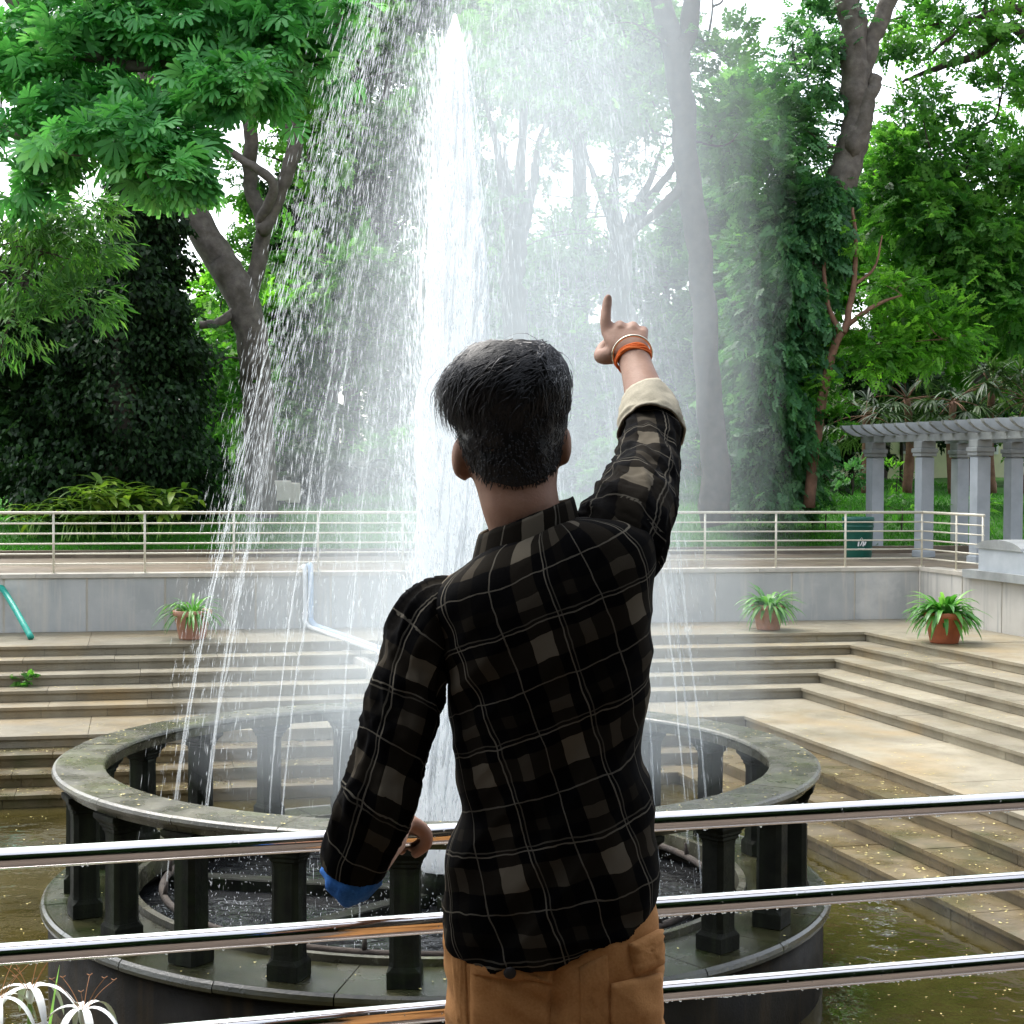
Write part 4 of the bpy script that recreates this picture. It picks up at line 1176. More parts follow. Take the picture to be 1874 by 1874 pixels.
# backdrop trees and tall shrubs
BG = 'far trees filling in behind the garden'
spec = [(-120, 560, 190, 250, 52, 'lf_mid', 'dense mid-green far tree beyond the bamboo at the left'),
        (90, 640, 150, 200, 54, 'lf_dark', 'shadowy dark-leaved far tree behind the ivy-covered trunk'),
        (400, 700, 150, 190, 50, 'lf_yel', 'yellow-green far tree seen between the ivy trunk and the spray'),
        (610, 640, 150, 260, 52, 'lf_mid', 'leafy far tree hidden behind the left curtain of spray'),
        (820, 690, 150, 240, 54, 'lf_mid', 'leafy far tree directly behind the main jet'),
        (1030, 640, 150, 230, 53, 'lf_yel', 'pale yellow-green far tree in the mist behind the pointing hand'),
        (1210, 650, 130, 230, 54, 'lf_mid', 'leafy far tree behind the trunk at the right of the spray'),
        (1400, 560, 140, 260, 52, 'lf_mid', 'tall leafy far tree rising behind the leaning ivy tree'),
        (1600, 480, 150, 230, 53, 'lf_yel', 'mid-green far tree rising behind the slim young tree'),
        (1790, 560, 170, 220, 51, 'lf_yel', 'dense green far tree standing over the fan palms'),
        (1980, 520, 170, 260, 52, 'lf_mid', 'dense green far tree beyond the end of the pergola'),
        (690, 300, 140, 260, 56, 'lf_mid', 'tall far tree topping the left part of the spray'),
        (820, 420, 150, 200, 58, 'lf_mid', 'tall far tree standing right behind the main jet'),
        (860, 60, 150, 150, 58, 'lf_mid', 'high far crown straight behind the tip of the main jet'),
        (640, 80, 130, 150, 58, 'lf_mid', 'high far crown behind the top of the left spray'),
        (580, 480, 120, 200, 57, 'lf_dark', 'dark far tree between the leaning grey tree and the main jet'),
        (1330, 330, 110, 200, 57, 'lf_mid', 'far tree filling in beside the tall straight trunk'),
        (1060, 90, 160, 130, 57, 'lf_yel', 'high yellow-green far crown in the mist above the pointing hand')]
for i, (x, y, rx, ry, dd_, lm, lab) in enumerate(spec):
    t = Tree('far_tree', lab, P(x, 905, dd_), M[lm], M['barkD'], BG, 40 + i)
    t.limb([P(x, 930, dd_), P(x + random.uniform(-20, 20), (900 + y) / 2, dd_), P(x, y, dd_), P(x + random.uniform(-30, 30), y - ry * .7, dd_)], [.32, .28, .22, .08], 8)
    for k in range(16 if 500 < x < 1500 else 11):
        bx, by = x + random.uniform(-.75, .75) * rx, y + random.uniform(-.85, .95) * ry
        c, r_ = PB(bx, by, dd_ + random.uniform(-1.5, 1.5), rx * random.uniform(.3, .5), ry * random.uniform(.2, .34), 1.8)
        t.blob(c, r_, 22, 14, .5, T_SPRAY, 2, hollow=.25)
    t.done()
# undergrowth behind the lawn and beds
for i, (x, y, rx, ry, dd_, lm, lab) in enumerate([(420, 850, 90, 60, 40, 'lf_mid', 'low green shrub behind the left spray, beyond the ginger plants'), (590, 870, 110, 50, 42, 'lf_dark', 'dark low shrub behind the two pale stone blocks'), (760, 850, 110, 70, 43, 'lf_mid', 'low shrub behind the foot of the main jet'), (1000, 850, 120, 70, 44, 'lf_dark', 'dark low shrub behind the head of the man'), (1180, 850, 100, 60, 42, 'lf_mid', 'low shrub behind the raised arm of the man'), (1560, 800, 90, 50, 47, 'lf_dark', 'dark shrub in front of the pale building'), (1760, 770, 130, 60, 46, 'lf_dark', 'dark shrubbery behind the pergola rafters'), (1650, 690, 120, 60, 47, 'lf_dark', 'dark shrubbery above the fan palms')]):
    t = Tree('shrub', lab, P(x, 900, dd_), M[lm], M['barkD'], 'shrubs along the back of the garden', 70 + i, 'shrub')
    t.limb([P(x, 915, dd_), P(x, y, dd_)], [.06, .03], 6)
    for k in range(4):
        c, r_ = PB(x + random.uniform(-.6, .6) * rx, y + random.uniform(-.5, .5) * ry, dd_, rx * .55, ry * .6, 1.0); t.blob(c, r_, 26, 16, .32, T_SPRAY, 2, r_twig=.015)
    t.done()
# fan palms behind the pergola
def fan_palm(x, y, d, lab, seed, n=15, sz=.95):
    rg = np.random.default_rng(seed)
    base = P(x, 900, d); base[2] = min(base[2], 1.0)
    o = empty('fan_palm', base, lab, 'palm', 'fan palms behind the pergola')
    crown = P(x, y, d)
    tr = MB().tube(spline([base, (base + crown) / 2 + rg.normal(0, .05, 3), crown], 6), [.13, .11, .09], 10, True, .08)
    Vl, Fl, Tl = [], [], []
    for k in range(n):
        a = 2 * math.pi * k / n * 2.4 + rg.uniform(-.3, .3); e = rg.uniform(-.7, 1.2)
        dv = np.array((math.cos(a) * math.cos(e), math.sin(a) * math.cos(e), math.sin(e)))
        ln = rg.uniform(.5, 1.0) * sz
        hub = crown + dv * ln + np.array((0, 0, -.12 * ln))
        tr.tube(spline([crown, crown + dv * ln * .55, hub], 3), [.016, .012, .01], 5)
        sd = np.cross(dv, (0, 0, 1)); sd /= np.linalg.norm(sd) + 1e-9
        tint = rg.uniform(0, .8)
        for q in range(19):
            b = R(-115 + 230 * q / 18)
            ld = dv * math.cos(b) + sd * math.sin(b) + rg.normal(0, .05, 3)
            blade_strip(Vl, Fl, Tl, hub, ld, sz * rg.uniform(.62, .8), .055 * sz, rg.uniform(.4, 1.3), tint, 4)
    tr.build('trunk', M['barkR'], o, True)
    obj('fronds', mesh_np('fronds', np.array(Vl), np.array(Fl), M['lf_palm'], False, Tl), o)
fan_palm(1585, 760, 41, 'fan palm with drooping fronds beside the left end of the pergola', 81)
fan_palm(1660, 730, 42, 'fan palm standing tallest among the palms over the pergola rafters', 82, 17, 1.05)
fan_palm(1745, 735, 41, 'fan palm with brown hanging fronds behind the pergola columns', 83)
fan_palm(1815, 715, 42, 'fan palm near the spreading tree, over the far rafters', 84)
fan_palm(1880, 730, 41, 'fan palm beyond the last rafters of the pergola', 85)
# ginger plants by the left railing
def ginger(x, y, d, lab, seed, nst, hgt, ll):
    rg = np.random.default_rng(seed)
    b = P(x, y, d); b[2] = max(b[2], Z_PROM)
    o = empty('ginger_plant', b, lab, 'plant', 'ginger plants behind the far railing')
    st, Vl, Fl, Tl = MB(), [], [], []
    for k in range(nst):
        a = rg.uniform(0, 2 * math.pi); lean = rg.uniform(.15, .75); h = hgt * rg.uniform(.7, 1.15)
        p0 = b + np.array((rg.normal(0, .22), rg.normal(0, .2), 0))
        dv = np.array((math.cos(a) * lean, math.sin(a) * lean, 1.0))
        pts = spline([p0, p0 + dv * h * .5 + np.array((0, 0, .1 * h)), p0 + dv * h * np.array((1.3, 1.3, .85))], 6)
        st.tube(pts, [.012, .01, .005], 6)
        for q in range(9):
            p = pts[4 + q % (len(pts) - 4)]
            sd = np.array((-math.sin(a), math.cos(a), 0)) * (1 if q % 2 else -1)
            ld = sd * .8 + dv / np.linalg.norm(dv) * .55 + rg.normal(0, .15, 3)
            blade_strip(Vl, Fl, Tl, p, ld, ll * rg.uniform(.75, 1.2), ll * .24, rg.uniform(.6, 1.5), rg.uniform(.15, .95), 6, cup=.18)
    st.build('stems', M['stem'], o, True)
    obj('leaves', mesh_np('leaves', np.array(Vl), np.array(Fl), M['lf_ginger'], True, Tl), o)
ginger(130, 990, 32.4, 'low ginger plant with yellowish leaves behind the first railing posts', 91, 9, .85, .5)
ginger(205, 985, 32.7, 'tall ginger plant with big glossy leaves in front of the dark ivy', 92, 12, 1.25, .6)
ginger(290, 988, 32.6, 'arching ginger plant leaning towards the spray behind the railing', 93, 10, 1.05, .58)
ginger(50, 985, 32.8, 'small dark ginger plant in the shade of the bamboo', 94, 7, .8, .45)
# small plants on the lawn at the right
for i, (x, y, d, ry, lm, tm, lab) in enumerate([(1510, 935, 36.5, 26, 'lf_mid', T_SPRAY, 'leafy dark bush at the foot of the slim young tree'), (1560, 870, 38, 24, 'lf_grey', T_SPRAY, 'airy grey-green bush on a thin stem beside the first pergola column'), (1650, 930, 36.5, 30, 'lf_mid', T_SPRAY, 'rounded green bush between the first two pergola columns'), (1640, 870, 43, 24, 'lf_yel', T_LANCE, 'tufted light green bush in front of the pale building'), (1768, 930, 36.0, 26, 'lf_yel', T_LANCE, 'spiky bush with long narrow leaves between the pergola columns'), (1530, 880, 40, 18, 'lf_dark', T_SPRAY, 'small dark bush on the lawn near the ivy tree')]):
    t = Tree('bush', lab, P(x, y + ry, d), M[lm], M['barkD'], 'bushes on the lawn', 100 + i, 'bush')
    t.limb([P(x, y + ry + 12, d), P(x + 2, y, d)], [.02, .012], 6)
    c, r_ = PB(x, y, d, ry * 1.5, ry, .5); t.blob(c, r_, 8, 10, .2 if tm is not T_LANCE else .34, tm, 5, r_twig=.008)
    t.done()
# weed growing from a step
wd_ = back(2, s_back(45) - .6) + NB * -.1
wz = PZ(46, 1256, zl(3)); t = Tree('weed', 'small green weed sprouting on the left-hand steps', wz, M['lf_mid'], M['stem'], None, 120, 'weed')
t.limb([wz, wz + np.array((0, 0, .12))], [.006, .004], 5, 3, 0)
t.blob(wz + np.array((0, 0, .1)), np.array((.14, .1, .09)), 12, 10, .09, T_IVY, 3, r_twig=.003); t.done()
# lawn grass: tufts over the visible bank
rg = np.random.default_rng(77)
n = 70000
s_ = rg.uniform(-17, 9, n); d_ = 5.35 + 17 * rg.random(n) ** 1.5
Pg = np.array([(*bank_xy(a, b), bank_z(a, b)) for a, b in zip(s_, d_)])
V, Fq, tt = scatter(Pg, .12, tmpl_kite(.09), rg, .1, -1.6, None, np.clip(.45 + .25 * np.sin(s_ * 1.3) * np.cos(d_ * .9), 0, 1))
props(obj('grass', mesh_np('grass', V, Fq, M['grass'], False, tt)), 'short lawn grass on the bank behind the railing', 'grass', kind='stuff')
# fallen petals on the ring, steps and water
Vp = []
def petals(n, fn, zoff=.004, sz=(.008, .02)):
    for _ in range(n):
        p = fn()
        a = rg.uniform(0, 6.28); l = rg.uniform(*sz); wv = l * rg.uniform(.4, .8)
        ca, sa = math.cos(a), math.sin(a)
        z = p[2] + zoff
        Vp.extend([(p[0] + ca * l, p[1] + sa * l, z + rg.uniform(0, .005)), (p[0] - sa * wv, p[1] + ca * wv, z), (p[0] - ca * l, p[1] - sa * l, z + rg.uniform(0, .006)), (p[0] + sa * wv, p[1] - ca * wv, z)])
def on_ring():
    a, r_ = rg.uniform(0, 6.28), rg.uniform(R_I + .03, R_O - .03); return (FC[0] + r_ * math.sin(a), FC[1] - r_ * math.cos(a), Z_RING)
def on_deck():
    a, r_ = rg.uniform(0, 6.28), rg.uniform(2.46, 3.02); return (FC[0] + r_ * math.sin(a), FC[1] - r_ * math.cos(a), Z_DECK)
def on_step():
    i = int(rg.choice([1, 3, 5, 5, 6, 6, 7, 7, 8, 8, 8])); side = rg.random() < .5
    dep = (1.2 if i == 5 else .4)
    if side: p = right(i, rg.uniform(.2, 14)) - NR * rg.uniform(.03, dep) 
    else: p = back(i, rg.uniform(.2, 14)) - NB * rg.uniform(.03, dep)
    return (p[0], p[1], zl(i) + .002)
def on_water():
    while True:
        p = PZ(rg.uniform(0, 1900), rg.uniform(1490, 1900), Z_WATER)
        if np.linalg.norm(p[:2] - FC) > 3.15 and np.dot(p[:2] - COR[-1], NB) > .1 and np.dot(p[:2] - COR[-1], NR) > .1: return p
petals(230, on_ring, .006, (.006, .014)); petals(130, on_deck, .004, (.006, .014)); petals(1900, on_step, .006, (.008, .021)); petals(380, on_water, .004, (.006, .016))
props(obj('petals', mesh_np('petals', np.array(Vp), np.arange(len(Vp)).reshape(-1, 4), M['petal'])), 'pale fallen petals strewn over the ring, steps and water', 'petals', kind='stuff')
# unseen trees added behind the camera to keep sky light off the man
for i, (x, y, z, lab) in enumerate([(-5.0, -6.2, 5.6, 'unseen tree added for shade behind the platform to the left'), (5.2, -5.8, 5.6, 'unseen tree added for shade behind the platform to the right'), (0.3, -7.5, 5.4, 'unseen tree added for shade centrally behind the platform'), (-11.5, -3.5, 5.2, 'unseen tree added for shade beyond the left end of the platform'), (11.5, -3.0, 5.2, 'unseen tree added for shade beyond the right end of the platform')]):
    t = Tree('added_shade_tree', lab, (x, y, 0), M['lf_dark'], M['barkD'], 'unseen trees added for shade behind the platform', 130 + i)
    t.limb([(x, y, 0), (x + .1, y, 2.5), (x, y + .2, 5), (x, y, z)], [.35, .3, .24, .12], 10)
    for k in range(11):
        c = np.array((x + random.uniform(-3.2, 3.2), y + random.uniform(-2.5, 3.6), z + random.uniform(-2.0, 1.0)))
        t.blob(c, np.array((2.3, 2.2, 1.0)), 60, 16, .9, T_IVY, 2)
    t.done()
t = Tree('added_shade_hedge', 'unseen tall dark leaf screen added behind the platform to block sky light', (0, -12.5, 0), M['lf_dark'], M['barkD'], None, 140, 'added_shade_hedge')  # unseen leafy screen, added to cut low sky light on the man's back
for k in range(44):
    x = -25.5 + k * 1.17
    t.limb([(x, -12.5 + abs(x) * .0, 0), (x, -12.5, 4.5)], [.05, .03], 5, 3, 0) if k == 0 else t.tr.tube([(x, -12.5, 0), (x, -12.5, 4.5)], [.05, .03], 5)
    t.blob(np.array((x, -12.3 + (x / 12) ** 2 * 2.6, 1.6)), np.array((1.0, .8, 1.7)), 30, 10, .9, T_IVY, 0, hollow=.1)
    t.blob(np.array((x, -12.3 + (x / 12) ** 2 * 2.6, 4.4)), np.array((1.0, .8, 1.7)), 30, 10, .9, T_IVY, 0, hollow=.1)
t.done()

# ------------------------------------------------------------------ the man
def ring_lr(xl, yl, xr, yr, D, b, n=56, ex=2.5, sag=0.0, front=1.0):
    """closed ring seen from behind between two silhouette pixels; b is half its depth"""
    A, B = P(xl, yl, D), P(xr, yr, D)
    c, h = (A + B) / 2, (B - A) / 2
    out = []
    for k in range(n):
        a = 2 * math.pi * k / n
        ca, sa = math.cos(a), math.sin(a)
        x = math.copysign(abs(ca) ** (2 / ex), ca); y = math.copysign(abs(sa) ** (2 / ex), sa)
        q = c + h * x + np.array((0, b * y * (front if y > 0 else 1), 0))
        if sag: q = q - np.array((0, 0, sag * D / F * (1 - x * x)))
        out.append(q)
    return np.array(out)
def loft(rings, n=4):
    rings = np.asarray(rings)
    m, k, _ = rings.shape
    q = spline(rings.reshape(m, -1), n).reshape(-1, k, 3)
    V = q.reshape(-1, 3); r = len(q)
    Fs = [(i * k + j, i * k + (j + 1) % k, (i + 1) * k + (j + 1) % k, (i + 1) * k + j) for i in range(r - 1) for j in range(k)]
    Fs += [tuple(range(k - 1, -1, -1)), tuple((r - 1) * k + j for j in range(k))]
    return V, Fs
def rtube(rows, n=5, seg=28, ell=1.0):
    """rows (x px, y px, depth, radius)"""
    p = np.array([(*P(x, y, D), r) for x, y, D, r in rows])
    q = spline(p, n)
    V, Fs = tube(q[:, :3], q[:, 3], seg, True, 0, ell)
    return V, Fs, q
def ellipsoid(c, r, seg=16):
    V, Fs = [], []
    for i in range(seg // 2 + 1):
        t = math.pi * i / (seg // 2)
        for j in range(seg):
            a = 2 * math.pi * j / seg
            V.append((c[0] + r[0] * math.sin(t) * math.cos(a), c[1] + r[1] * math.sin(t) * math.sin(a), c[2] + r[2] * math.cos(t)))
    for i in range(seg // 2):
        for j in range(seg): Fs.append((i * seg + j, (i + 1) * seg + j, (i + 1) * seg + (j + 1) % seg, i * seg + (j + 1) % seg))
    return V, Fs
def remesh(mb, voxel, smooth_it=2, name='fused'):
    me = mb.mesh(name)
    bmx = bmesh.new(); bmx.from_mesh(me); bmesh.ops.recalc_face_normals(bmx, faces=bmx.faces); bmx.to_mesh(me); bmx.free()
    o = bpy.data.objects.new('tmp', me); COL.objects.link(o)
    md = o.modifiers.new('r', 'REMESH'); md.mode = 'VOXEL'; md.voxel_size = voxel; md.use_smooth_shade = True
    if smooth_it:
        ms = o.modifiers.new('s', 'SMOOTH'); ms.iterations = smooth_it; ms.factor = .5
    dg = bpy.context.evaluated_depsgraph_get(); dg.update()
    out = bpy.data.meshes.new_from_object(o.evaluated_get(dg))
    bpy.data.objects.remove(o); bpy.data.meshes.remove(me)
    out.name = name
    return out
def get_v(me):
    a = np.empty(len(me.vertices) * 3, np.float32); me.vertices.foreach_get('co', a)
    b = np.empty(len(me.vertices) * 3, np.float32); me.vertices.foreach_get('normal', b)
    return a.reshape(-1, 3).astype(float), b.reshape(-1, 3).astype(float)
def set_v(me, V): me.vertices.foreach_set('co', np.ascontiguousarray(V, np.float32).ravel()); me.update()

DM = 2.30
foot = P(1000, 1874, DM); foot[2] = 0.0
man = empty('person', foot, 'person in dark plaid shirt and tan cargo trousers pointing up at the fountain', 'person')

# skin, hair and cloth materials
m, t, N, L, b = nodes('skin'); M['skin'] = m
pos = N.new('ShaderNodeNewGeometry').outputs['Position']
L.new(ramp(t, noise_n(t, pos, 35, 4), ((.3, (.225, .12, .076)), (.7, (.29, .165, .11)))), b.inputs['Base Color'])
b.inputs['Roughness'].default_value = .62; b.inputs['Specular IOR Level'].default_value = .3; b.inputs['Subsurface Weight'].default_value = .12
b.inputs['Subsurface Radius'].default_value = (.012, .005, .003); b.inputs['Subsurface Scale'].default_value = .5
bp = N.new('ShaderNodeBump'); bp.inputs['Strength'].default_value = .25; bp.inputs['Distance'].default_value = .002
L.new(noise_n(t, pos, 260, 3), bp.inputs['Height']); L.new(bp.outputs[0], b.inputs['Normal'])
m, t, N, L, b = nodes('black_hair'); M['hair'] = m
b.inputs['Base Color'].default_value = (.004, .0036, .004, 1); b.inputs['Roughness'].default_value = .42; b.inputs['Specular IOR Level'].default_value = .36
m, t, N, L, b = nodes('plaid_shirt_cloth'); M['plaid'] = m
at = N.new('ShaderNodeAttribute'); at.attribute_name = 'cloth'
sp = N.new('ShaderNodeSeparateXYZ'); L.new(at.outputs['Vector'], sp.inputs[0])
pos = N.new('ShaderNodeNewGeometry').outputs['Position']
PER = .150
wob1 = mth(t, 'MULTIPLY', mth(t, 'SUBTRACT', noise_n(t, pos, 16, 2), .5), .016)
wob2 = mth(t, 'MULTIPLY', mth(t, 'SUBTRACT', noise_n(t, pos, 19, 2), .5), .016)
def bands(src, wob, ph):
    f = mth(t, 'FRACT', mth(t, 'ADD', mth(t, 'DIVIDE', mth(t, 'ADD', src, wob), PER), ph))
    near_ = lambda c_, h_: mth(t, 'LESS_THAN', mth(t, 'ABSOLUTE', mth(t, 'SUBTRACT', f, c_)), h_)
    band = mth(t, 'ADD', mth(t, 'MULTIPLY', near_(.17, .115), .5), mth(t, 'MULTIPLY', near_(.62, .06), .26))
    line = mth(t, 'MAXIMUM', near_(.40, .007), mth(t, 'MAXIMUM', mth(t, 'MULTIPLY', near_(.44, .007), .5), mth(t, 'MULTIPLY', near_(.86, .007), .8)))
    return band, line
bu, lu = bands(sp.outputs[0], wob1, .1); bv, lv = bands(sp.outputs[1], wob2, .38)
both = mth(t, 'ADD', bu, bv)
col = ramp(t, both, ((0, (.0018, .0018, .002)), (.26, (.004, .0036, .003)), (.5, (.011, .0093, .0068)), (.76, (.04, .034, .025)), (1, (.10, .087, .065))))
col = mixc(t, mth(t, 'MULTIPLY', mth(t, 'MAXIMUM', lu, lv), .55), col, (.17, .155, .125))
L.new(col, b.inputs['Base Color'])
b.inputs['Roughness'].default_value = .9; b.inputs['Specular IOR Level'].default_value = .03
bp = N.new('ShaderNodeBump'); bp.inputs['Strength'].default_value = .3; bp.inputs['Distance'].default_value = .0015
L.new(noise_n(t, pos, 420, 3, .7), bp.inputs['Height']); L.new(bp.outputs[0], b.inputs['Normal'])
def cloth(name, c1, c2, sc_=260, rough=.85):
    m, t, N, L, b = nodes(name)
    pos = N.new('ShaderNodeNewGeometry').outputs['Position']
    L.new(ramp(t, mth(t, 'ADD', mth(t, 'MULTIPLY', noise_n(t, pos, 9, 4), .6), mth(t, 'MULTIPLY', noise_n(t, pos, sc_, 2), .4)), ((.35, c1), (.65, c2))), b.inputs['Base Color'])
    b.inputs['Roughness'].default_value = rough; b.inputs['Specular IOR Level'].default_value = .15
    bp = N.new('ShaderNodeBump'); bp.inputs['Strength'].default_value = .35; bp.inputs['Distance'].default_value = .0015
    L.new(noise_n(t, pos, sc_ * 1.3, 3, .7), bp.inputs['Height']); L.new(bp.outputs[0], b.inputs['Normal'])
    return m
M['tan'] = cloth('tan_cotton', (.33, .155, .052), (.45, .225, .085))
M['blue'] = cloth('blue_lining', (.02, .1, .36), (.05, .2, .55))
M['beige'] = cloth('beige_lining', (.26, .24, .18), (.36, .33, .25))
M['shoe'] = cloth('dark_shoe_leather', (.02, .018, .016), (.035, .03, .028), 90, .5)
M['thread'] = cloth('orange_thread', (.75, .13, .02), (.9, .26, .08), 500)
M['brass'] = plain('steel_bangle', (.62, .55, .42), .2, 1.0, vary=.05)

# body: one fused skin surface
bd_ = MB()
head = [(905, 1000, 1035, 975, 2.32, .060), (884, 940, 1024, 920, 2.315, .060), (872, 895, 1019, 885, 2.325, .064), (858, 858, 1023, 850, 2.345, .086), (843, 820, 1030, 812, 2.352, .093), (836, 770, 1033, 764, 2.355, .097), (838, 720, 1032, 714, 2.352, .096), (848, 684, 1024, 678, 2.35, .085), (872, 657, 1006, 652, 2.348, .062), (905, 642, 980, 639, 2.345, .030)]
HR = [ring_lr(a, b_, c, d_, D, bb, 56, 2.2) for a, b_, c, d_, D, bb in head]
bd_.add(*loft(HR, 4))
for c, r_ in (((936, 884, 2.415), (.048, .042, .045)), ((928, 862, 2.43), (.05, .025, .05)), ((922, 832, 2.458), (.012, .022, .022)), ((924, 800, 2.45), (.009, .012, .03)), ((922, 868, 2.452), (.024, .012, .008)), ((922, 857, 2.452), (.022, .011, .006)), ((925, 790, 2.442), (.055, .014, .009)), ((897, 806, 2.438), (.012, .01, .007)), ((955, 806, 2.438), (.012, .01, .007))):
    bd_.add(*ellipsoid(P(*c), r_))
for c, r_ in (((1034, 816, 2.335), (.0095, .020, .027)), ((842, 838, 2.335), (.0125, .020, .029)), ((1029, 835, 2.34), (.008, .012, .014)), ((850, 862, 2.34), (.009, .012, .014))):
    bd_.add(*ellipsoid(P(*c), r_))
bd_.add(*rtube([(965, 985, 2.32, .062), (985, 1080, 2.30, .09), (1000, 1300, 2.30, .085), (1005, 1600, 2.30, .09), (1012, 1760, 2.30, .095), (1012, 1830, 2.30, .085)])[:2])
bd_.add(*rtube([(985, 1075, 2.30, .07), (820, 1118, 2.30, .042), (770, 1190, 2.29, .04), (700, 1420, 2.25, .036), (655, 1570, 2.262, .034), (672, 1568, 2.36, .035), (705, 1545, 2.50, .026), (716, 1538, 2.545, .024)])[:2])
bd_.add(*rtube([(990, 1060, 2.30, .07), (1130, 1000, 2.31, .05), (1162, 930, 2.38, .044), (1190, 835, 2.53, .040), (1192, 800, 2.575, .039), (1184, 740, 2.645, .0345), (1168, 682, 2.715, .0275), (1160, 655, 2.745, .0265)])[:2])
# right hand: fist with the index finger raised
def fing(rows, n=4): bd_.add(*rtube(rows, n, 12)[:2]); x, y, D, r_ = rows[-1]; bd_.add(*ellipsoid(P(x, y, D), (r_ * .98,) * 3, 10))
wr = ring_lr(1127, 660, 1189, 650, 2.745, .019, 24, 2.3); mid = ring_lr(1108, 630, 1186, 622, 2.765, .020, 24, 2.5); kn = ring_lr(1100, 604, 1184, 604, 2.785, .016, 24, 2.6)
bd_.add(*loft([wr, mid, kn], 4))
fing([(1112, 612, 2.78, .0105), (1108, 590, 2.79, .0098), (1109, 572, 2.80, .0092), (1111, 556, 2.808, .0085), (1113, 545, 2.812, .0074)])
for x, y, ln, r_ in ((1134, 596, 1.0, .0098), (1158, 597, .95, .0094), (1177, 605, .85, .0085)):
    fing([(x, y + 10, 2.775, r_ * 1.05), (x, y + 1, 2.80, r_ * 1.08), (x - 2, y + 10, 2.80 + .034 * ln, r_), (x - 5, y + 34, 2.80 + .036 * ln, r_ * .95), (x - 7, y + 44, 2.80 + .012 * ln, r_ * .85)])
fing([(1128, 648, 2.755, .0155), (1108, 652, 2.775, .0145), (1099, 650, 2.80, .012), (1106, 634, 2.825, .0105), (1122, 624, 2.836, .009)])
# left hand closed on the top bar
def rail_at(x):
    v = ray(x, 1530); n2 = np.array((v.x, v.y))
    s = np.linalg.solve(np.array([[n2[0], -RD[0]], [n2[1], -RD[1]]]), rp)
    q = n2 * s[0]; return np.array((q[0], q[1], rail_h[0]))
ra = rail_at(724)
hx = np.array((RD[0], RD[1], 0)); hy = np.array((-RD[1], RD[0], 0)); hz = np.array((0, 0, 1.0))
wrist = P(716, 1538, 2.545)
pc = ra + hz * .026 - hy * .012
V, Fs = tube(spline([wrist, (wrist + pc) / 2 + hz * .004, pc, ra + hz * .027 + hy * .012], 5), [.024, .026, .027, .02], 20, True, 0, .62)
bd_.add(V, Fs)
for k, (o_, l_) in enumerate(((-.030, .9), (-.010, 1.0), (.010, .95), (.029, .8))):
    r_ = .0088 - .0005 * k
    pts = [ra + hx * o_ + hz * .026 + hy * .004, ra + hx * o_ + hz * .019 + hy * .025, ra + hx * o_ - hz * .004 + hy * .0285, ra + hx * o_ - hz * .022 + hy * .016, ra + hx * o_ - hz * .025 * l_ - hy * .003]
    V, Fs = tube(spline(pts, 4), [r_ * 1.05, r_, r_, r_ * .95, r_ * .85], 12); bd_.add(V, Fs); bd_.add(*ellipsoid(pts[-1], (r_ * .85,) * 3, 10))
pts = [pc - hy * .012 + hx * .018, ra + hx * .04 + hz * .012 - hy * .026, ra + hx * .044 - hz * .008 - hy * .026, ra + hx * .03 - hz * .026 - hy * .012]
V, Fs = tube(spline(pts, 4), [.014, .0115, .0105, .0085], 12); bd_.add(V, Fs); bd_.add(*ellipsoid(pts[-1], (.0085,) * 3, 10))
# legs and feet
for x, s in ((918, -1), (1108, 1)):
    hipp = P(x, 1830, 2.30)
    k_ = np.array((hipp[0] + .01 * s, 2.29, .47)); an_ = np.array((hipp[0] + .015 * s, 2.27, .09)); 
    V, Fs = tube(spline([hipp, (hipp + k_) / 2, k_, (k_ * .6 + an_ * .4) - np.array((0, .015, 0)), an_, an_ - np.array((0, 0, .06))], 5), [.06, .058, .052, .052, .036, .038], 20); bd_.add(V, Fs)
    V, Fs = tube(spline([an_ + np.array((0, -.06, -.055)), an_ + np.array((0, .05, -.055)), an_ + np.array((.01 * s, .15, -.068))], 4), [.034, .04, .026], 14); bd_.add(V, Fs)
skin_me = remesh(bd_, .0036, 3, 'body')
skin_me.materials.append(M['skin'])
obj('body', skin_me, man)

# shirt: torso and both sleeves fused, then creased
SR = [(808, 1708, 1196, 1648, .122, 48), (806, 1684, 1203, 1622, .126, 40), (816, 1606, 1211, 1590, .126, 14), (824, 1545, 1207, 1530, .123, 0), (846, 1486, 1199, 1470, .120, 0), (838, 1432, 1189, 1420, .117, 0), (831, 1374, 1172, 1370, .115, 0), (827, 1318, 1186, 1300, .118, 0), (822, 1250, 1193, 1230, .121, 0), (810, 1180, 1197, 1150, .123, 0), (793, 1128, 1200, 1078, .120, 0), (790, 1090, 1204, 1018, .112, 0), (812, 1058, 1192, 972, .10, 0), (842, 1036, 1158, 950, .088, 0), (862, 1020, 1105, 944, .075, 0), (878, 1008, 1066, 944, .065, 0), (888, 1000, 1054, 944, .055, 0)]
tor = [ring_lr(a, b_, c, d_, DM, bb, 64, 2.5, sag) for a, b_, c, d_, bb, sag in SR]
LS = [(850, 1120, 2.30, .050), (806, 1130, 2.298, .056), (774, 1172, 2.29, .053), (752, 1240, 2.28, .0505), (730, 1335, 2.265, .0515), (708, 1400, 2.255, .049), (690, 1460, 2.25, .054), (668, 1520, 2.25, .0520), (652, 1566, 2.256, .0485), (646, 1588, 2.262, .0455)]
RS = [(1080, 1040, 2.31, .066), (1128, 996, 2.32, .071), (1152, 940, 2.365, .066), (1172, 890, 2.44, .055), (1187, 840, 2.52, .049), (1192, 795, 2.58, .0455), (1188, 760, 2.622, .040)]
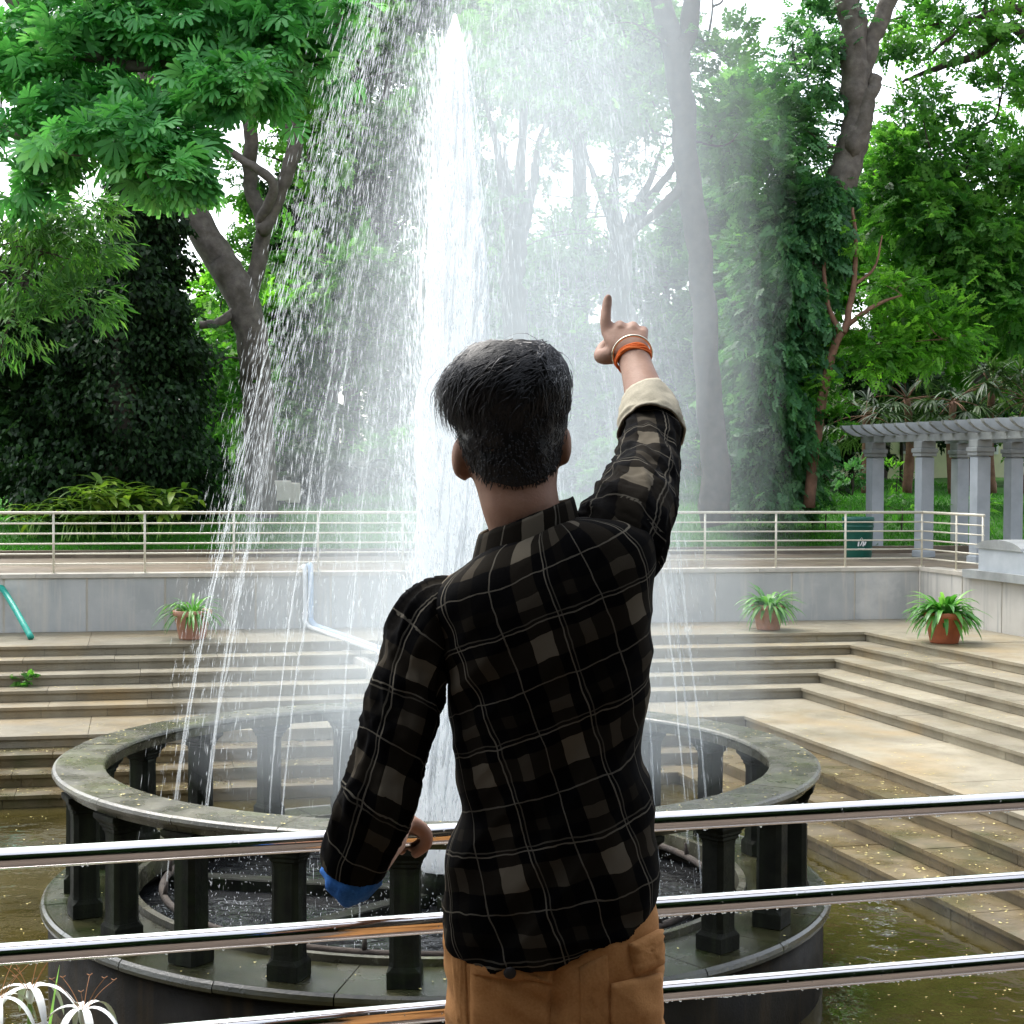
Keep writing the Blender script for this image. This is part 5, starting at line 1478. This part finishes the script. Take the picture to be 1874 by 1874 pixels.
def along(q, v):
    """length along a limb's axis and angle round it, zero angle on the camera's side"""
    pts = q[:, :3]
    T, A, B = frames(pts)
    L_ = np.concatenate([[0], np.cumsum(np.linalg.norm(np.diff(pts, axis=0), axis=1))])
    k = np.argmin(np.linalg.norm(v[:, None] - pts[None], axis=2), axis=1)
    s = L_[k] + np.sum((v - pts[k]) * T[k], 1)
    back_ = np.array((0, -1.0, 0)) - T * (T @ np.array((0, -1.0, 0)))[:, None]
    back_ /= np.linalg.norm(back_, axis=1)[:, None]
    side_ = np.cross(T, back_)
    rel = v - pts[k]
    return s, np.arctan2(np.sum(rel * side_[k], 1), np.sum(rel * back_[k], 1))
def cloth_uv(me, uv):
    a_ = me.attributes.new('cloth', 'FLOAT_VECTOR', 'POINT'); a_.data.foreach_set('vector', np.ascontiguousarray(uv, np.float32).ravel())
    me.materials.append(M['plaid'])
def ridge(v): return (1 - abs(mnoise.noise(v)) * 2.2)
# body of the shirt, creased along the pull of the raised arm
me = remesh(MB().add(*loft(tor, 4)), .0042, 2, 'shirt')
V, Nn = get_v(me)
cx0 = P(1005, 1300, DM)
u = np.arctan2(V[:, 0] - cx0[0], -(V[:, 1] - DM)) * .135; v_ = V[:, 2]
tl = R(21) * np.clip((v_ - .80) / .45, .25, 1)
uv = np.stack([u * np.cos(tl) + v_ * np.sin(R(21)), v_ - u * np.sin(tl), u * 0], 1)
D_ = np.zeros(len(V))
for i in range(len(V)):
    x, y, z = V[i]
    r1, r2 = x * .64 + z * .77, x * .77 - z * .64
    hi = min(1, max(.3, (1.40 - z) / .15 + .35)); lo = max(0, min(1, (1.02 - z) / .15))
    D_[i] = (.010 * mnoise.noise((r1 * 3.5, r2 * 15, y * 5)) + .0045 * ridge((r1 * 5 + 3, r2 * 24, y * 6)) + .0035 * mnoise.noise((x * 26, z * 18, y * 14 + 4)) + .002 * mnoise.noise((r1 * 12, r2 * 44, y * 9))) * hi
    D_[i] += (.008 * ridge((x * 7 + z * 9, z * 20 - x * 6, y * 5 + 2)) + .006 * abs(mnoise.noise((x * 24 + 7, z * 7, y * 6)))) * lo - .004
set_v(me, V + Nn * D_[:, None]); cloth_uv(me, uv)
shirt = obj('shirt', me, man)
for pid, rows_, r0 in ((1, LS, .05), (2, RS, .055)):
    Vs, Fs_, q_ = rtube(rows_, 6, 30)
    me = remesh(MB().add(Vs, Fs_), .0038, 2, 'sleeve')
    V, Nn = get_v(me)
    s_, a_ = along(q_, V)
    D_ = np.array([.0065 * mnoise.noise((math.cos(a) * 1.4, math.sin(a) * 1.4 + 5 * pid, s * 15)) + .0065 * ridge((math.cos(a) * 1.1 + s * 4, math.sin(a) * 1.1, s * 20 + 1.2 * a)) + .0022 * mnoise.noise((math.cos(a) * 4, math.sin(a) * 4, s * 55 + pid)) - .004 for s, a in zip(s_, a_)])
    D_ *= np.clip((s_.max() - s_) / .05, 0, 1)
    set_v(me, V + Nn * D_[:, None])
    cloth_uv(me, np.stack([a_ * r0 + .02 + s_ * .03, s_ + a_ * r0 * .18, a_ * 0], 1))
    obj('sleeve', me, shirt)
# collar: stand and turned-down leaf round the neck
def ring_tilt(c, ax, ay, tilt, n=48):
    """tilted ellipse; the tilt lifts its right side"""
    return np.array([c + np.array((ax * math.cos(2 * math.pi * k / n), ay * math.sin(2 * math.pi * k / n), ax * math.cos(2 * math.pi * k / n) * math.tan(tilt))) for k in range(n)])
cc = P(962, 968, 2.315); tl_ = R(22)
up_ = np.array((0, 0, 1.0))
rings = [ring_tilt(cc + up_ * z + np.array((dx, 0, 0)), ax, ay, tl_) for z, ax, ay, dx in ((-.038, .078, .078, .0), (-.012, .074, .074, 0), (.012, .068, .068, .0), (.019, .0655, .0655, 0), (.018, .062, .062, 0), (-.01, .062, .064, 0), (-.036, .064, .066, 0))]
q = np.array(rings); m_, k_, _ = q.shape
for i in range(m_):
    for j in range(k_):
        q[i, j] += np.array((0, 0, 1)) * .003 * mnoise.noise((q[i, j][0] * 40, q[i, j][1] * 40, i * .4)) 
Vc = q.reshape(-1, 3)
Fc = [(i * k_ + j, i * k_ + (j + 1) % k_, ((i + 1) % m_) * k_ + (j + 1) % k_, ((i + 1) % m_) * k_ + j) for i in range(m_) for j in range(k_)]
cme = MB().add(Vc, Fc).mesh('collar', M['plaid'], True)
cu = np.array([(math.atan2(p[0] - cc[0], -(p[1] - cc[1])) * .075, p[2] - (p[0] - cc[0]) * .4, 0) for p in Vc])
at_ = cme.attributes.new('cloth', 'FLOAT_VECTOR', 'POINT'); at_.data.foreach_set('vector', np.ascontiguousarray(cu, np.float32).ravel())
obj('collar', cme, shirt)
# turned-back cuffs
def cuff(name, rows, mat, lip, seed, wave=.004):
    p = np.array([(*P(x, y, D), r_) for x, y, D, r_ in rows]); q = spline(p, 5)
    T, A, B = frames(q[:, :3]); n = 40
    out = []
    seq = [(i, 0.0) for i in range(len(q))] + [(i, -lip) for i in range(len(q) - 1, -1, -1)]
    for i, off in seq:
        for j in range(n):
            a = 2 * math.pi * j / n
            w_ = wave * mnoise.noise((math.cos(a) * 2.5 + seed, math.sin(a) * 2.5, i * .25)) + .4 * wave * mnoise.noise((math.cos(a) * 7, math.sin(a) * 7 + seed, i * .9))
            sl_ = .006 * math.cos(a * 2 + seed) * (i / (len(q) - 1))
            out.append(q[i, :3] + (A[i] * math.cos(a) + B[i] * math.sin(a)) * (q[i, 3] + off + w_) + T[i] * sl_)
    m_ = len(seq)
    Fs = [(i * n + j, i * n + (j + 1) % n, ((i + 1) % m_) * n + (j + 1) % n, ((i + 1) % m_) * n + j) for i in range(m_) for j in range(n)]
    return MB().add(out, Fs).build(name, mat, shirt, True)
cuff('cuff', [(1192, 792, 2.582, .0515), (1192, 778, 2.60, .0515), (1188, 755, 2.628, .047), (1182, 730, 2.658, .0405)], M['beige'], .003, 1.0, .005)
cuff('cuff', [(658, 1562, 2.254, .037), (649, 1586, 2.258, .0415), (639, 1606, 2.262, .041), (632, 1620, 2.268, .033)], M['blue'], .003, 4.0, .006)['label'] = 'blue lined cuff rolled to the elbow'

# trousers with pockets
tb = MB()
tb.add(*loft([ring_lr(a, y, c, y, DM, bb, 56, 2.6) for a, c, y, bb in ((826, 1196, 1630, .105), (814, 1204, 1720, .118), (818, 1210, 1790, .121), (826, 1210, 1860, .121), (832, 1206, 1925, .112))], 4))
for x, s in ((922, -1), (1110, 1)):
    hipp = P(x, 1850, 2.30); kk = np.array((hipp[0] + .012 * s, 2.29, .30))
    V2, F2 = tube(spline([hipp, (hipp + kk) / 2, kk], 8), [.077, .082, .088], 32); tb.add(V2, F2)
tr_me = remesh(tb, .0045, 2, 'trousers')
V, Nn = get_v(tr_me)
Dp = np.array([.005 * (1 - 2.2 * abs(mnoise.noise((x * 7 - z * 6, z * 16 + x * 9, y * 4 + 3)))) - .002 + .005 * mnoise.noise((x * 9 + z * 9, z * 22 - x * 8, y * 6)) + .003 * mnoise.noise((x * 40, z * 30, y * 20)) - .010 * math.exp(-((x - foot[0] - .008) / .012) ** 2) * (1 if y < DM else 0) * min(1, max(0, (.90 - z) / .06)) for x, y, z in V])
set_v(tr_me, V + Nn * Dp[:, None])
tr_me.materials.append(M['tan'])
trs = obj('trousers', tr_me, man)
bvh = BVHTree.FromPolygons([tuple(v.co) for v in tr_me.vertices], [tuple(p.vertices) for p in tr_me.polygons])
def patch(name, corners, mat, parent, lift, n=14, puff=.004, edge=.0035):
    """cloth piece lying on the trousers: corners in photograph pixels, laid on the real surface"""
    c = [np.array(q, float) for q in corners]
    grid, norm = [], []
    for i in range(n + 1):
        for j in range(n + 1):
            s_, t_ = i / n, j / n
            xy = (1 - s_) * ((1 - t_) * c[0] + t_ * c[1]) + s_ * ((1 - t_) * c[3] + t_ * c[2])
            rd = ray(xy[0], xy[1]).normalized()
            h, nn, _, _ = bvh.ray_cast(Vector((0, 0, CAM_Z)), rd)
            if h is None: h, nn, _, _ = bvh.find_nearest(Vector(P(xy[0], xy[1], DM)))
            grid.append(np.array(h)); norm.append(np.array(nn))
    grid, norm = np.array(grid), np.array(norm)
    ed = np.array([min(i, n - i, j, n - j) / (n / 2) for i in range(n + 1) for j in range(n + 1)])
    top = grid + norm * (lift + puff * np.sqrt(np.clip(ed, 0, 1)))[:, None] + norm * (rng.normal(0, .0006, len(grid)))[:, None]
    bot = grid - norm * .004
    k = n + 1
    Fs = [(i * k + j, i * k + j + 1, (i + 1) * k + j + 1, (i + 1) * k + j) for i in range(n) for j in range(n)]
    off = k * k
    bd2 = [j for j in range(k)] + [i * k + n for i in range(1, k)] + [n * k + j for j in range(n - 1, -1, -1)] + [i * k for i in range(n - 1, 0, -1)]
    Fs += [(bd2[a], off + bd2[a], off + bd2[(a + 1) % len(bd2)], bd2[(a + 1) % len(bd2)]) for a in range(len(bd2))]
    return MB().add(np.concatenate([top, bot]), Fs).build(name, mat, parent, True)
patch('back_pocket', [(862, 1765), (1010, 1788), (1004, 1900), (862, 1890)], M['tan'], trs, .002, puff=.002)
fl = patch('pocket_flap', [(858, 1738), (1016, 1762), (1008, 1800), (868, 1782)], M['tan'], trs, .005, puff=.003)
patch('back_pocket', [(1060, 1770), (1112, 1745), (1116, 1880), (1062, 1890)], M['tan'], trs, .001, puff=.002)
patch('cargo_pocket', [(1118, 1800), (1206, 1780), (1206, 1900), (1118, 1900)], M['tan'], trs, .006, puff=.008)
patch('pocket_flap', [(1150, 1728), (1204, 1700), (1207, 1765), (1160, 1782)], M['tan'], trs, .008, puff=.007)
patch('side_strip', [(826, 1742), (852, 1745), (858, 1900), (838, 1900)], M['tan'], trs, .001, puff=.002)
q = P(934, 1774, 2.1); rd = ray(934, 1776).normalized(); h, nn, _, _ = bvh.ray_cast(Vector((0, 0, CAM_Z)), rd)
if h is not None:
    V2, F2 = ellipsoid(np.array(h) + np.array(nn) * .009, (.0085, .004, .0085), 14); MB().add(V2, F2).build('button', M['shoe'], fl, True)
# shoes
for s, x in ((-1, 918), (1, 1108)):
    hipp = P(x, 1830, 2.30)
    a = np.array((hipp[0] + .015 * s, 2.27, 0))
    rows = [(-.085, .034, .05), (-.06, .042, .062), (0, .043, .075), (.06, .046, .062), (.12, .05, .045), (.165, .044, .032), (.19, .02, .018)]
    rg_ = [[a + np.array((wd * math.cos(t), yy, max(0.002, hh * .5 + hh * .5 * math.sin(t)))) for t in np.linspace(0, 2 * math.pi, 20, endpoint=False)] for yy, wd, hh in rows]
    V2, F2 = loft(np.array(rg_), 3); MB().add(V2, F2).build('shoe', M['shoe'], man, True)
# wrist: steel bangle and orange thread
wc, wt = P(1158, 655, 2.745), P(1168, 682, 2.715)
ax_ = wc - wt; ax_ /= np.linalg.norm(ax_)
def hoop(c, nrm, r_, tube_r, name, mat, wob=0.0, ell=1.0, turns=1, seed=0):
    nrm = nrm / np.linalg.norm(nrm)
    a = np.cross(nrm, (0, 1, 0)); a /= np.linalg.norm(a); b2 = np.cross(nrm, a)
    n = 48 * turns
    pts = [c + (a * math.cos(2 * math.pi * turns * k / n) + b2 * ell * math.sin(2 * math.pi * turns * k / n)) * (r_ + wob * mnoise.noise((k * .23, seed, 0))) + nrm * wob * 1.6 * mnoise.noise((k * .17, seed + 5, 0)) for k in range(n)]
    return MB().tube(pts + [pts[0]], [tube_r] * (n + 1), 8, False).build(name, mat, man, True)
hoop(P(1157, 648, 2.745), np.array((-.10, .85, .42)), .0325, .0021, 'bangle', M['brass'])
th_ = MB()
for k, (o_, r_) in enumerate(((-.0045, .0285), (-.001, .0295), (.003, .029), (.006, .0283))):
    c = wc * .9 + wt * .1 + ax_ * o_
    a = np.cross(ax_, (0, 1, 0)); a /= np.linalg.norm(a); b2 = np.cross(ax_, a)
    pts = [c + (a * math.cos(t) + b2 * .93 * math.sin(t)) * (r_ + .0008 * math.sin(5 * t + k)) + ax_ * .002 * math.sin(2 * t + k * 1.3) for t in np.linspace(0, 2 * math.pi, 60)]
    th_.tube(pts, [.0021] * 60, 7, False)
th_.build('wrist_thread', M['thread'], man, True)

# hair: a cap following the skull and swept strands
Vh, Fh = loft(HR[1:], 6)
nr_ = 56
ch = P(936, 770, 2.352)
def hairline(a):                                          # lowest hair level by direction, a = 0 straight back
    a = abs(a)
    return float(np.interp(a, (0, .7, 1.15, 1.45, 1.75, 2.3, 3.2), (P(0, 908, 2.25)[2], P(0, 892, 2.25)[2], P(0, 850, 2.3)[2], P(0, 775, 2.35)[2], P(0, 740, 2.4)[2], P(0, 715, 2.44)[2], P(0, 705, 2.45)[2])))
capV = []
for v in Vh:
    axis = np.array((np.interp(v[2], (P(0, 900, 2.33)[2], ch[2]), (P(948, 0, 2.33)[0], ch[0])), ch[1] - (.02 if v[2] < P(0, 860, 2.3)[2] else 0), 0))
    a = math.atan2(v[0] - axis[0], -(v[1] - axis[1]))
    hl = hairline(a)
    k = min(1, max(0, (v[2] - hl) / .02))
    top = min(1, max(0, (v[2] - P(0, 790, 2.3)[2]) / .08))
    dv = v - np.array((ch[0], ch[1], min(v[2], ch[2] + .01))); dv /= np.linalg.norm(dv) + 1e-9
    left = max(0, -(v[0] - ch[0]) / .075)
    th = -.008 + k * (.0105 + .008 * top + .008 * top * left + .004 * mnoise.noise(Vector(v) * 40))
    capV.append(v + dv * th)
capV = np.array(capV)
hair = MB().add(capV, Fh).build('hair', M['hair'], man, True)
cap_b = BVHTree.FromPolygons([Vector(v) for v in capV], Fh)
rgh = np.random.default_rng(3)
sv, sf = [], []
cnt = 0
while cnt < 5200:
    i = int(rgh.integers(0, len(capV))); v = capV[i]
    a = math.atan2(v[0] - ch[0], -(v[1] - ch[1]))
    if v[2] < hairline(a) + .012 and not (abs(a) < .6 and v[2] > P(0, 900, 2.25)[2]): continue
    dv = v - np.array((ch[0], ch[1], min(v[2], ch[2]))); dv /= np.linalg.norm(dv) + 1e-9
    top = min(1, max(0, (v[2] - P(0, 775, 2.3)[2]) / .08)); left = max(0, -(v[0] - ch[0]) / .08)
    ln = (.010 + .042 * top + .028 * top * left) * rgh.uniform(.5, 1.3)
    flow = np.array((-.9 - .3 * rgh.random(), .25 * rgh.normal(), -.35)) * top + np.array((rgh.normal() * .25, 0, -1.0)) * (1 - top)
    if v[0] > ch[0] + .035 and top > .2: flow = np.array((.25 + .3 * rgh.normal(), -.3, -.75)) if rgh.random() < .6 else flow
    flow = flow + rgh.normal(0, .28, 3)
    flow -= dv * np.dot(flow, dv) * .9; flow /= np.linalg.norm(flow) + 1e-9
    p = v + rgh.normal(0, .003, 3) - dv * .003; d = flow + dv * (.42 * top * (.3 + left) * rgh.uniform(.2, 1.4) + .05)
    d /= np.linalg.norm(d)
    if rgh.random() < .025 and top > .3: d = d + dv * rgh.uniform(.2, .6) + rgh.normal(0, .3, 3); d /= np.linalg.norm(d); ln *= 1.1
    wd = rgh.uniform(.0005, .0011) * (1 + .5 * top)
    sd = np.cross(d, dv); sd /= np.linalg.norm(sd) + 1e-9
    curl = rgh.normal(0, .25)
    b0 = len(sv)
    for k in range(6):
        t_ = k / 5
        ww = wd * (1 - t_ ** 2 * .9)
        sv += [p + sd * ww, p + dv * ww * .8, p - sd * ww]
        d = d + (-dv * .26 * (.5 + top) + sd * curl * .2 + np.array((0, 0, -.06)))
        d /= np.linalg.norm(d)
        p = p + d * ln / 5
        if k < 4:
            hq = cap_b.find_nearest(Vector(p))
            if hq[0] is not None:
                off = p - np.array(hq[0])
                if np.dot(off, np.array(hq[1])) < .0012 and np.dot(p - ch, p - ch) < np.dot(np.array(hq[0]) - ch, np.array(hq[0]) - ch) + 1e-5:
                    p = np.array(hq[0]) + dv * .0018
    for k in range(5):
        a_ = b0 + k * 3
        sf += [(a_, a_ + 1, a_ + 4, a_ + 3), (a_ + 1, a_ + 2, a_ + 5, a_ + 4)]
    cnt += 1
o = obj('strands', mesh_np('strands', np.array(sv), np.array(sf), M['hair'], True), hair); o['kind'] = 'stuff'

# ------------------------------------------------------------------ spider lilies beyond the railing
def lily(x, y, d, lab, seed, tilt, sz=.085):
    rg = np.random.default_rng(seed)
    hd = P(x, y, d)
    base = np.array((hd[0] - tilt * .35, hd[1] + .05, .04))
    o = empty('spider_lily', base, lab, 'flower', 'spider lilies beside the railing')
    st = spline([base, (base + hd) / 2 + np.array((-tilt * .08, 0, .03)), hd - np.array((0, 0, .012))], 8)
    MB().tube(st, [.006, .005, .0045], 8).build('stem', M['stem'], o, True)
    V, Fs = ellipsoid(hd - np.array((0, 0, .004)), (.008, .008, .016), 12); MB().add(V, Fs).build('tube', M['lily'], o, True)
    for k in range(6):
        a = k * math.pi / 3 + rg.uniform(-.2, .2)
        Vl, Fl, Tl = [], [], []
        blade_strip(Vl, Fl, Tl, hd + np.array((0, 0, .006)), (math.cos(a), math.sin(a), .9), sz * rg.uniform(1.25, 1.6), .0145, rg.uniform(2.9, 3.7), .5, 12, cup=.35)
        obj('petal', mesh_np('petal', np.array(Vl), np.array(Fl), M['lily'], True), o)
        b = a + math.pi / 6
        dv = np.array((math.cos(b) * .75, math.sin(b) * .75, .8 + rg.uniform(-.1, .3)))
        tip = hd + dv * sz * .85
        MB().tube(spline([hd, hd + dv * sz * .45 + np.array((0, 0, .006)), tip], 4), [.0008, .0006], 5).build('stamen', M['rust'], o, True)
        MB().tube([tip - np.array((.005, 0, -.003)), tip, tip + np.array((.005, 0, .004))], [.0007, .0012, .0007], 5).build('anther', M['rust'], o, True)
    return o
lily(55, 1818, 2.95, 'white spider lily whose drooping petals stand beside the tall green blade', 1, .05)
lily(152, 1856, 2.92, 'white spider lily with brownish stamens, tilted away from the tall green blade', 2, .12)
lily(-4, 1838, 2.90, 'white spider lily low beside the other lilies, half out of view', 3, -.05)
Vl, Fl, Tl = [], [], []
bb = P(70, 2050, 2.98)
tip = P(108, 1764, 2.98)
blade_strip(Vl, Fl, Tl, bb, tip - bb, float(np.linalg.norm(tip - bb)), .022, .03, .9, 10, cup=.3)
for k in range(14):
    rg_ = np.random.default_rng(200 + k); a = rg_.uniform(0, 6.28)
    blade_strip(Vl, Fl, Tl, (bb[0] + rg_.normal(0, .12), bb[1] + rg_.normal(0, .06), .04), (math.cos(a) * .45, math.sin(a) * .3, 1), rg_.uniform(.3, .5), .035, rg_.uniform(.5, 1.6), rg_.uniform(.3, .9), 9)
props(obj('lily_leaves', mesh_np('lily_leaves', np.array(Vl), np.array(Fl), M['lf_pot'], True, Tl)), 'upright green lily blades growing beside the spider lilies at the railing', 'plant')
